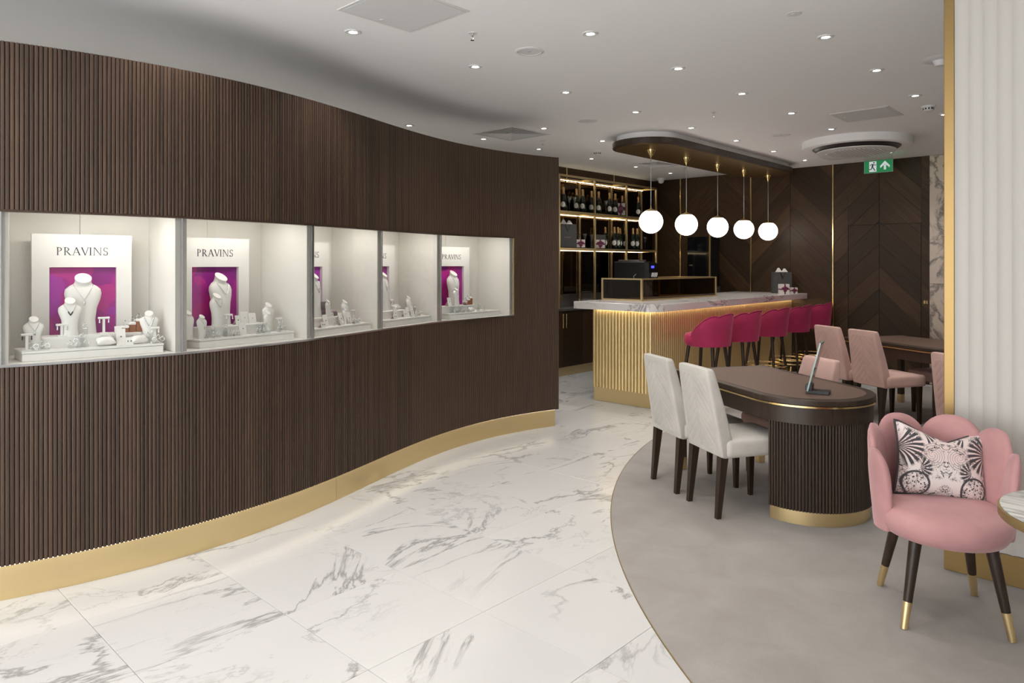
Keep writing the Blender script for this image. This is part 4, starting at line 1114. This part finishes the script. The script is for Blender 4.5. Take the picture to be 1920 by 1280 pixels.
# ------------------------------------------------------------------ dining chairs
def make_chair(label, fab, group):
    e = empty('upholstered_chair', (0,0,0)); tag(e, label, 'chair', group)
    def srings(w0, w1, y0, y1, z0, z1, dome=.012, r=.035):
        out = []
        for f, z in ((.93,z0),(.99,z0+.008),(1,z0+.025),(1,z1-.03),(.985,z1-.012),(.95,z1)):
            out.append([(x,y,z) for x, y in rrect((w0)*f, (y1-y0)*f, r, 5, 0, (y0+y1)/2)])
        for f, dz in ((.7,.7),(.35,.95),(.02,1)):
            out.append([(x,y,z1+dome*dz) for x, y in rrect(w0*f, (y1-y0)*f, min(r,.02)*f, 5, 0, (y0+y1)/2)])
        return out
    MB().loft(srings(.43,.42,-.19,.27,.365,.468,.014)).build('seat', M[fab], e, auto=60)
    rings = []
    for z, wv, yb, th_ in ((.362,.385,-.205,.085),(.370,.398,-.213,.098),(.50,.392,-.237,.094),(.65,.375,-.268,.085),(.80,.354,-.302,.072),(.875,.342,-.319,.062),(.889,.334,-.322,.052),(.893,.318,-.323,.036)):
        rings.append([(x, y, z) for x, y in rrect(wv, th_, min(.018, th_*.4), 4, 0, yb+.045)])
    MB().loft(rings).build('backrest', M[fab], e, auto=50)
    # quilted chevrons on the rear face
    def rear(z):
        zs = [.370,.50,.65,.80,.875]; yb = [-.213+.045-.049,-.237+.045-.047,-.268+.045-.0425,-.302+.045-.036,-.319+.045-.031]; ww = [.398,.392,.375,.354,.342]
        for i in range(4):
            if z <= zs[i+1] or i == 3:
                t = (z-zs[i])/(zs[i+1]-zs[i]); return yb[i]+(yb[i+1]-yb[i])*t, ww[i]+(ww[i+1]-ww[i])*t
    q = MB(); pitch = .058; sl = 1.0
    for side in (-1,1):
        for kq in range(-8, 22):
            c0 = .30+kq*pitch
            xs = [.0015,.04,.08,.12,.15,.165]
            # band below the inverted V: z = c0 - sl*x
            pl = [(x, c0-sl*x) for x in (.0015,.160)]+[(x, c0+pitch-.004-sl*x) for x in (.160,.0015)]
            pl = clip_rect(pl, 0, .160, .40, .845)
            if not pl or area(pl) < .0002: continue
            mx = sum(p[0] for p in pl)/len(pl); mz = sum(p[1] for p in pl)/len(pl)
            def lift(p, s, d):
                x = mx+(p[0]-mx)*s; z = mz+(p[1]-mz)*s; y, w__ = rear(z); return (side*x*(w__/.398), y+d, z)
            q.loft([[lift(p,1,.001) for p in pl], [lift(p,.985,-.0008) for p in pl], [lift(p,.84,-.0020) for p in pl]])
    q.build('chevron_quilting', M[fab], e, auto=30)
    for sx in (-1,1):
        for yb, yt, wv in ((-.225,-.19,.030),(.225,.225,.026)):
            top_ = .366; a = .022
            MB().loft([[(sx*.165+dx*wv*.48, yb+dy*wv*.48+.0, 0) for dx,dy in ((-1,-1),(1,-1),(1,1),(-1,1))], [(sx*.162+dx*wv*.82, yt+dy*wv*.82, top_) for dx,dy in ((-1,-1),(1,-1),(1,1),(-1,1))]]).build('leg', M['leg'], e)
    return reg(e)
ch = make_chair('cream chair', 'creamfab', 'cream upholstered chairs')
ch.location = (-2.43, 4.44, .0026); ch.rotation_euler[2] = AN; ch['label'] = 'cream upholstered chair with quilted back, farther left of the pair at the near desk'
dup(ch, (-2.012, 4.195, .0026), AN, 'cream upholstered chair with quilted back, nearer of the pair at the near desk')
pk = make_chair('blush chair', 'pinkfab', 'blush pink upholstered chairs')
pk.location = (-2.43, 7.68, .0026); pk.rotation_euler[2] = AN; pk['label'] = 'blush pink chair with quilted back at the far desk, left one behind the glass sign'
dup(pk, (-2.02, 7.44, .0026), AN, 'blush pink chair with whole seat showing at the far desk, right of the pair')
dup(pk, (-.97, 5.91, .0026), AN, 'blush pink chair half hidden behind the brass-edged partition')
dup(pk, (-2.02, 5.08, .0026), AN+PI, 'blush pink chair facing us across the near desk', scale=(1,1,.935))
dup(pk, (-1.70, 8.27, .0026), AN+PI, 'blush pink chair tucked under the far side of the far desk', scale=(1,1,.935))

# ------------------------------------------------------------------ pink shell armchair with cushion
ac = empty('shell_armchair', (-.745, 3.545, .0026), R(-152), 'rose pink velvet armchair with petal-shaped back and brass-tipped legs', 'armchair')
prof = []
def seat_ring(f, z, n=40): return [(.250*f*math.cos(2*PI*i/n), .03+.262*f*math.sin(2*PI*i/n), z) for i in range(n)]
MB().loft([seat_ring(.80,.355), seat_ring(.93,.362), seat_ring(1.0,.39), seat_ring(1.03,.415), seat_ring(1.025,.440), seat_ring(.99,.457), seat_ring(.98,.459), seat_ring(.96,.467), seat_ring(.85,.477), seat_ring(.5,.483), seat_ring(.02,.484)]).build('seat', M['rose'], ac, auto=70)
def petal(phc, hw, zb_, zt_, r0, r1, th_, order):
    nu, nv = 14, 14; F = []; Bk = []
    for side, G in ((-1,F),(1,Bk)):
        for j in range(nv+1):
            b = j/nv; row = []
            for i in range(nu+1):
                a = -1+2*i/nu
                # rounded fan outline: widest at two thirds of its height, semicircular crown
                wid = (.78+.30*math.sin(PI*min(1,b*1.0)*.62)) 
                phi = phc+hw*a*wid
                crown = math.sqrt(max(0, 1-abs(a)**2.3))
                z = zb_+(zt_-zb_)*b*(.60+.40*crown)
                tt = z-zb_; rr = r0+(r1-r0)*tt/(zt_-zb_)
                puff = th_*(.25+.75*((1-a*a)**.5)*(1-(b**6))**.5)
                rad = rr+side*(-puff*.62 if side < 0 else puff*.42)*1.0
                if side < 0: rad = rr-puff*.62
                row.append(tub_pt(phi, rad+order*.004, z))
            G.append(row)
    m = MB(); m.loft(F, False, False); m.loft(Bk, False, False)
    # close the rim
    rim = lambda G: [G[0][i] for i in range(nu+1)]+[G[j][nu] for j in range(1,nv+1)]+[G[nv][i] for i in range(nu-1,-1,-1)]+[G[j][0] for j in range(nv-1,0,-1)]
    a_, b_ = rim(F), rim(Bk); m.loft([a_, b_], False, True)
    return m
for phc, hw, zt_, od in ((-26,30,.815,0),(26,30,.812,.3),(-68,25,.790,1.0),(68,25,.785,1.0),(-99,19,.715,2.0),(99,19,.705,2.0)):
    petal(R(phc), R(hw), .360, zt_, .240, .270, .052, od).build('petal', M['rose'], ac, auto=65)
for sx in (-1,1):
    for sy in (-1,1):
        a = Vector((sx*.135, .02+sy*.135, .385)); b = Vector((sx*.197, .005+sy*.208, 0)); q_ = a.lerp(b, .72)
        MB().tube([a, q_], [.026,.0175], 14).build('leg', M['leg'], ac, auto=60)
        MB().tube([q_, b], [.0178,.0145], 14).build('foot_cap', M['brass'], ac, auto=60)
# cushion
def cushion_pt(a, b, s):
    hs = .195
    x = hs*a*(1-.10*(1-b*b)); z = hs*.84*b*(1-.07*(1-a*a))
    if b > 0: z -= .075*b**3*max(0, 1-abs(a-.05))**1.25
    t = .075*((1-a**4)*(1-b**4))**.55
    return (x, s*t, z)
cu = empty('scatter_cushion', (0,0,0), 0, 'square cushion with black plant and animal print on pale pink, on the armchair', 'cushion')
n = 26; g = [[cushion_pt(-1+2*i/n, -1+2*j/n, -1) for i in range(n+1)] for j in range(n+1)]; g2 = [[cushion_pt(-1+2*i/n, -1+2*j/n, 1) for i in range(n+1)] for j in range(n+1)]
m = MB(); m.loft(g, False, False); m.loft(g2, False, False); m.build('cover', M['cushion'], cu, smooth=True)
rimp = [g[0][i] for i in range(n+1)]+[g[j][n] for j in range(1,n+1)]+[g[n][i] for i in range(n-1,-1,-1)]+[g[j][0] for j in range(n-1,0,-1)]
MB().tube(rimp, .0055, 8, True).build('piping', M['piping'], cu, smooth=True)
cu.location = (-.775, 3.675, .622); cu.rotation_euler = (R(-17), R(6), R(33))

# ------------------------------------------------------------------ round table at the right edge
tb = empty('round_table', (-.14, 2.977, .0026), 0, 'round marble-topped table with brass rim at the right edge', 'table')
MB().lathe([(.0001,.692),(.298,.692),(.300,.695),(.0001,.695)], 64).lathe([(.0001,.6951),(.3015,.6951),(.3015,.699),(.298,.700),(.0001,.700)], 64).build('top', M['tabletop'], tb, auto=40)
MB().lathe([(.0001,.664),(.306,.664),(.308,.667),(.308,.6935),(.3055,.694),(.0001,.694)], 64).build('rim', M['brass_dark'], tb, auto=40)
MB().lathe([(.0001,.016),(.028,.016),(.024,.06),(.024,.62),(.06,.663),(.0001,.663)], 24).build('column', M['brass_dark'], tb, auto=40)
MB().lathe([(.0001,0),(.20,0),(.20,.008),(.19,.0155),(.0001,.0155)], 48).build('foot', M['brass_dark'], tb, auto=40)

# ------------------------------------------------------------------ fluted partition on the right
pt = structure(empty('wall_partition', (0,0,0)))
PX0, PX1, PYF = -.835, 1.4, 4.04
MB().box(PX0+.05, PX1, PYF+.04, PYF+.14, .145, CEIL).build('core', M['plaster'], pt)
MB().bbox(PX0, PX0+.045, PYF+.002, PYF+.15, .145, CEIL, .002).build('brass_edge', M['edge_brass'], pt)
MB().bbox(PX0, PX1, PYF, PYF+.15, .0025, .144, .002).build('base', M['edge_brass'], pt)
fp = .0585; fm = MB(); nn = 10
prof = [(-fp/2,-.016)]+[(-fp/2+fp*i/nn, -.016+.009*math.sin(PI*i/nn)**.8) for i in range(nn+1)]+[(fp/2,-.016)]
fm.loft([[(x,y,z) for x, y in prof]+[(fp/2,.02,z),(-fp/2,.02,z)] for z in (.145, CEIL)])
f0 = None
for i in range(int((PX1-PX0-.05)/fp)):
    loc = (PX0+.0455+fp*(i+.5), PYF+.022, 0)
    if f0 is None: f0 = fm.build('flute', M['plaster'], pt, auto=35); f0.location = loc
    else: inst(f0, pt, loc)

# ------------------------------------------------------------------ ceiling fittings
def make_downlight():
    e = empty('downlight', (0,0,0)); tag(e, 'downlight', 'downlight', 'recessed ceiling downlights')
    MB().lathe([(.021,-.0008),(.026,-.005),(.030,-.007),(.046,-.006),(.050,-.001),(.050,0),(.021,0)], 28).build('trim', M['trimw'], e, auto=40)
    MB().lathe([(.0001,-.003),(.0215,-.003),(.0215,-.0012),(.0001,-.0012)], 24).build('lens', M['disc'], e)
    return reg(e)
dl = make_downlight()
lamp = bpy.data.lights.new('downlight_beam', 'SPOT'); lamp.energy = SPOT_W; lamp.spot_size = R(105); lamp.spot_blend = .75; lamp.shadow_soft_size = .035; lamp.color = (1,.965,.925)
rows = [(-3.57, [2.42+1.011*i for i in range(8)], 'the row along the display wall aisle'),
        (-2.555, [3.413,4.446,5.455,6.471,7.505,9.55], 'the row over the near desk'),
        (-1.545, [4.445,5.457,6.49,7.494], 'the row left of the partition'),
        (-4.675, [5.46,6.47], 'the short row by the square vent'),
        (-5.56, [5.47,6.40,7.45,8.50,9.44], 'the row over the back bar aisle')]
firstdl = True
def put_dl(x, y, lab):
    global firstdl
    if firstdl: o = dl; firstdl = False; o.location = (x,y,CEIL); o['label'] = lab
    else: o = dup(dl, (x,y,CEIL), 0, lab)
    L_ = bpy.data.objects.new('beam', lamp); COL.objects.link(L_); L_.parent = o; L_.location = (0,0,-.012)
    return o
for x, ys_, nm in rows:
    for i, y in enumerate(ys_):
        put_dl(x, y, 'round recessed downlight, %s from the camera in %s' % (ordinal(i), nm))
behind = [(-5.56,4.43),(-5.56,3.42),(-5.56,2.41),(-5.56,1.40),(-5.56,.39),(-3.57,1.41),(-3.57,.40),(-3.57,-.6),(-2.555,2.40),(-2.555,1.39),(-2.555,.38),(-1.545,3.43),(-1.545,2.42),(-1.545,.4),(-1.545,8.6),(-.53,5.5),(-.53,7.5),(-.53,1.4),(.5,2.4),(.5,6.5),(.5,8.5),(.5,-.6),(1.5,5.0),(1.5,1.0),(-2.0,-1.6),(-.2,-1.6)]
for i, (x, y) in enumerate(behind):
    put_dl(x, y, 'small round recessed downlight outside the picture')
def sprinkler(x, y, lab):
    e = empty('sprinkler', (x,y,CEIL), 0, lab, 'sprinkler', 'ceiling sprinklers')
    MB().lathe([(.0001,-.004),(.026,-.003),(.030,0),(.0001,0)], 20).build('plate', M['trimw'], e)
    MB().lathe([(.0001,-.018),(.007,-.018),(.008,-.0045),(.0001,-.0045)], 10).build('body', M['steel'], e)
    for s in (-1,1): MB().tube([(s*.006,0,-.018),(s*.010,0,-.03),(s*.002,0,-.042)], .0015, 6).build('arm', M['steel'], e)
    MB().lathe([(.0001,-.045),(.012,-.044),(.012,-.042),(.0001,-.042)], 12).build('deflector', M['steel'], e)
for x, y, l in ((-3.07,2.926,'sprinkler head nearest the camera, right of the large access panel'),(-3.055,5.94,'sprinkler head in mid ceiling left of the square access panel'),(-5.165,6.015,'sprinkler head beside the square vent'),(-5.10,9.06,'small sprinkler head behind the globe pendants')): sprinkler(x, y, l)
def speaker(x, y, lab):
    e = empty('ceiling_speaker', (x,y,CEIL), 0, lab, 'speaker', 'round ceiling speakers')
    MB().lathe([(.075,-.002),(.078,-.006),(.094,-.004),(.098,0),(.075,0)], 32).build('ring', M['trimw'], e, auto=40)
    MB().lathe([(.0001,-.003),(.074,-.003),(.074,0),(.0001,0)], 32).build('grille', M['trimw'], e)
    MB().box(-.012,.012,-.002,.002,-.0035,-.003).build('badge', M['ink'], e)
for x, y, l in ((-3.06,3.43,'round flush ceiling speaker nearest the camera'),(-4.134,5.47,'round flush ceiling speaker left of the canopy'),(-3.07,7.49,'round flush ceiling speaker right of the canopy')): speaker(x, y, l)
def detector(x, y, lab):
    e = empty('smoke_detector', (x,y,CEIL), 0, lab, 'smoke detector', 'smoke detectors')
    MB().lathe([(.0001,-.012),(.050,-.012),(.055,-.006),(.055,0),(.0001,0)], 28).build('base', M['trimw'], e, auto=40)
    MB().lathe([(.0001,-.045),(.022,-.045),(.038,-.034),(.042,-.0125),(.0001,-.0125)], 24).build('head', M['trimw'], e, auto=40)
    m = MB()
    for i in range(10):
        a = 2*PI*i/10; m.box(.0385,.0425,-.006,.006,-.032,-.018, Matrix.Rotation(a,4,'Z'))
    m.build('vents', M['black'], e)
detector(-5.164, 7.04, 'white smoke detector left of the canopy'); detector(-1.566, 7.01, 'white smoke detector near the partition')
e = empty('ceiling_dome', (-1.15, 5.46, CEIL), 0, 'white round ceiling fitting half hidden by the partition', 'ceiling fitting')
MB().lathe([(.0001,-.010),(.10,-.008),(.115,0),(.0001,0)], 32).build('base', M['trimw'], e, auto=40)
MB().lathe([(.0001,-.05),(.03,-.045),(.045,-.0105),(.0001,-.0105)], 20).build('dome', M['trimw'], e, auto=40)
e = empty('concealed_sprinkler', (-1.533, 3.92, CEIL), 0, 'small flush concealed sprinkler cover near the top right', 'sprinkler')
MB().lathe([(.0001,-.003),(.040,-.002),(.042,0),(.0001,0)], 24).build('cover', M['trimw'], e); MB().lathe([(.0001,-.006),(.014,-.006),(.014,-.0032),(.0001,-.0032)], 16).build('button', M['trimw'], e)
e = empty('security_camera', (-6.02, 9.93, CEIL), 0, 'small white dome camera in the ceiling corner over the shelf', 'security camera')
MB().lathe([(.0001,-.03),(.060,-.03),(.062,0),(.0001,0)], 24).build('base', M['trimw'], e, auto=40)
MB().lathe([(.0001,-.085),(.03,-.078),(.046,-.055),(.050,-.0305),(.0001,-.0305)], 20).build('dome', M['trimw'], e, auto=40)
def access(x0, x1, y0, y1, lab):
    e = empty('access_panel', ((x0+x1)/2, (y0+y1)/2, CEIL), 0, lab, 'access panel', 'ceiling access panels')
    w2, h2 = (x1-x0)/2, (y1-y0)/2
    m = MB()
    for a in ((-w2,w2,-h2,-h2+.018),(-w2,w2,h2-.018,h2),(-w2,-w2+.018,-h2+.018,h2-.018),(w2-.018,w2,-h2+.018,h2-.018)): m.box(*a, -.004, 0)
    m.build('frame', M['trimw'], e)
    MB().box(-w2+.021, w2-.021, -h2+.021, h2-.021, -.005, -.0005).build('panel', M['panelgrey'], e)
    MB().lathe([(.0001,-.009),(.010,-.009),(.010,-.0052),(.0001,-.0052)], 12, None, -w2+.06, 0).build('lock', M['trimw'], e)
access(-3.325,-2.81,2.15,2.66,'large square access panel at the top edge of the picture'); access(-2.318,-1.822,6.75,7.26,'square grey access panel in the ceiling by the partition'); access(-3.343,-2.85,9.32,9.76,'grey access panel beneath the round air unit, by the wooden wall')
def vent(x0, x1, y0, y1, lab):
    e = empty('air_vent', ((x0+x1)/2, (y0+y1)/2, CEIL), 0, lab, 'air vent', 'square ceiling air vents')
    w2, h2 = (x1-x0)/2, (y1-y0)/2
    MB().box(-w2+.013, w2-.013, -h2+.013, h2-.013, .05, .09).build('backing', M['flash'], e)
    def sq(s, z, d=0): return [(-(w2*s+d),-(h2*s+d),z),(w2*s+d,-(h2*s+d),z),(w2*s+d,h2*s+d,z),(-(w2*s+d),h2*s+d,z)]
    MB().loft([sq(1,0), sq(1,-.004), sq(.985,-.006), sq(.93,-.006), sq(.93,.02), sq(.945,.02)], False).build('frame', M['trimw'], e)
    for i in range(8):
        s = .895-.105*i
        MB().loft([sq(s,-.003), sq(s-.012,-.004), sq(s-.072,.024), sq(s-.066,.027), sq(s,-.003)], False).build('louvre', M['trimw'], e)
    MB().loft([sq(.075,.0), sq(.07,-.003), sq(.02,-.003)], True).build('centre', M['trimw'], e)
vent(-5.415,-4.84,5.163,5.758,'square louvred air vent above the curved wall'); vent(-5.47,-5.03,8.22,8.80,'small square air vent seen beyond the canopy')
# round air conditioning cassette
e = empty('air_cassette', (-2.60, 8.42, CEIL), 0, 'large round white air conditioning unit on the ceiling', 'air conditioner')
MB().lathe([(.455,-.080),(.555,-.085),(.562,-.080),(.562,0),(.455,0)], 64).build('housing', M['ceil'], e, auto=40)
MB().lathe([(.0001,-.118),(.405,-.118),(.4545,-.078),(.4545,-.060),(.0001,-.060)], 56).build('slot', M['black'], e, auto=40)
MB().lathe([(.0001,-.134),(.38,-.133),(.408,-.128),(.411,-.1182),(.0001,-.1182)], 56).build('disc', M['trimw'], e, auto=40)
for i in range(15):
    x = -.28+.04*i; hl = math.sqrt(max(0, .30**2-x*x))
    if hl > .03: MB().box(x-.010, x+.010, -hl, hl, -.138, -.1335).build('grille_slat', M['trimw'], e)
# exit sign
e = empty('exit_sign', (-2.67, 9.5, 2.665), 0, 'green emergency exit sign with running figure and arrow hung from the ceiling', 'exit sign')
w2, hh = .162, .150
MB().box(-w2, w2, -.004, .004, 0, hh).build('panel', M['green'], e)
MB().box(-w2-.003, w2+.003, -.003, .003, hh+.001, CEIL-2.665-.001).build('hanger', M['clearplate'], e)
MB().box(-w2-.004, -w2, -.005, .005, -.004, hh).box(w2, w2+.004, -.005, .005, -.004, hh).box(-w2, w2, -.005, .005, -.004, 0).build('rim', M['edge'], e)
def flat(polys, name, mt, y=-.0046, th_=.0006):
    m = MB()
    for i, p in enumerate(polys): m.loft([[(x, y+th_, z) for x, z in p], [(x, y-.0001*(i % 4), z) for x, z in p]])
    m.build(name, mt, e)
flat([[(-.105,.012),(-.022,.012),(-.022,.140),(-.105,.140)]], 'door_symbol', M['signwhite'])
flat([[(.075-.0125,.030),(.075+.0125,.030),(.075+.0125,.09),(.075-.0125,.09)], [(.075,.138),(.075-.055,.078),(.075-.052,.052),(.075,.100)], [(.075,.138),(.075+.055,.078),(.075+.052,.052),(.075,.100)]], 'arrow', M['signwhite'])
def limb(x0,z0,x1,z1,wd):
    l = math.hypot(x1-x0, z1-z0); nx, nz = -(z1-z0)/l*wd/2, (x1-x0)/l*wd/2
    return [(x0+nx,z0+nz),(x1+nx,z1+nz),(x1-nx,z1-nz),(x0-nx,z0-nz)]
head = [(-.050+.0095*math.cos(2*PI*i/12), .124+.0095*math.sin(2*PI*i/12)) for i in range(12)]
flat([head, limb(-.062,.108,-.070,.070,.020), limb(-.064,.106,-.085,.104,.009), limb(-.085,.105,-.096,.088,.008), limb(-.058,.107,-.042,.094,.009), limb(-.044,.094,-.024,.096,.008), limb(-.068,.072,-.050,.048,.012), limb(-.052,.050,-.038,.022,.011), limb(-.072,.072,-.080,.046,.012), limb(-.078,.046,-.108,.042,.010)], 'figure', M['signfig'], -.0054)
for b in bpy.data.objects:
    if b.type == 'MESH' and not b.data.materials: print('no material', b.name)
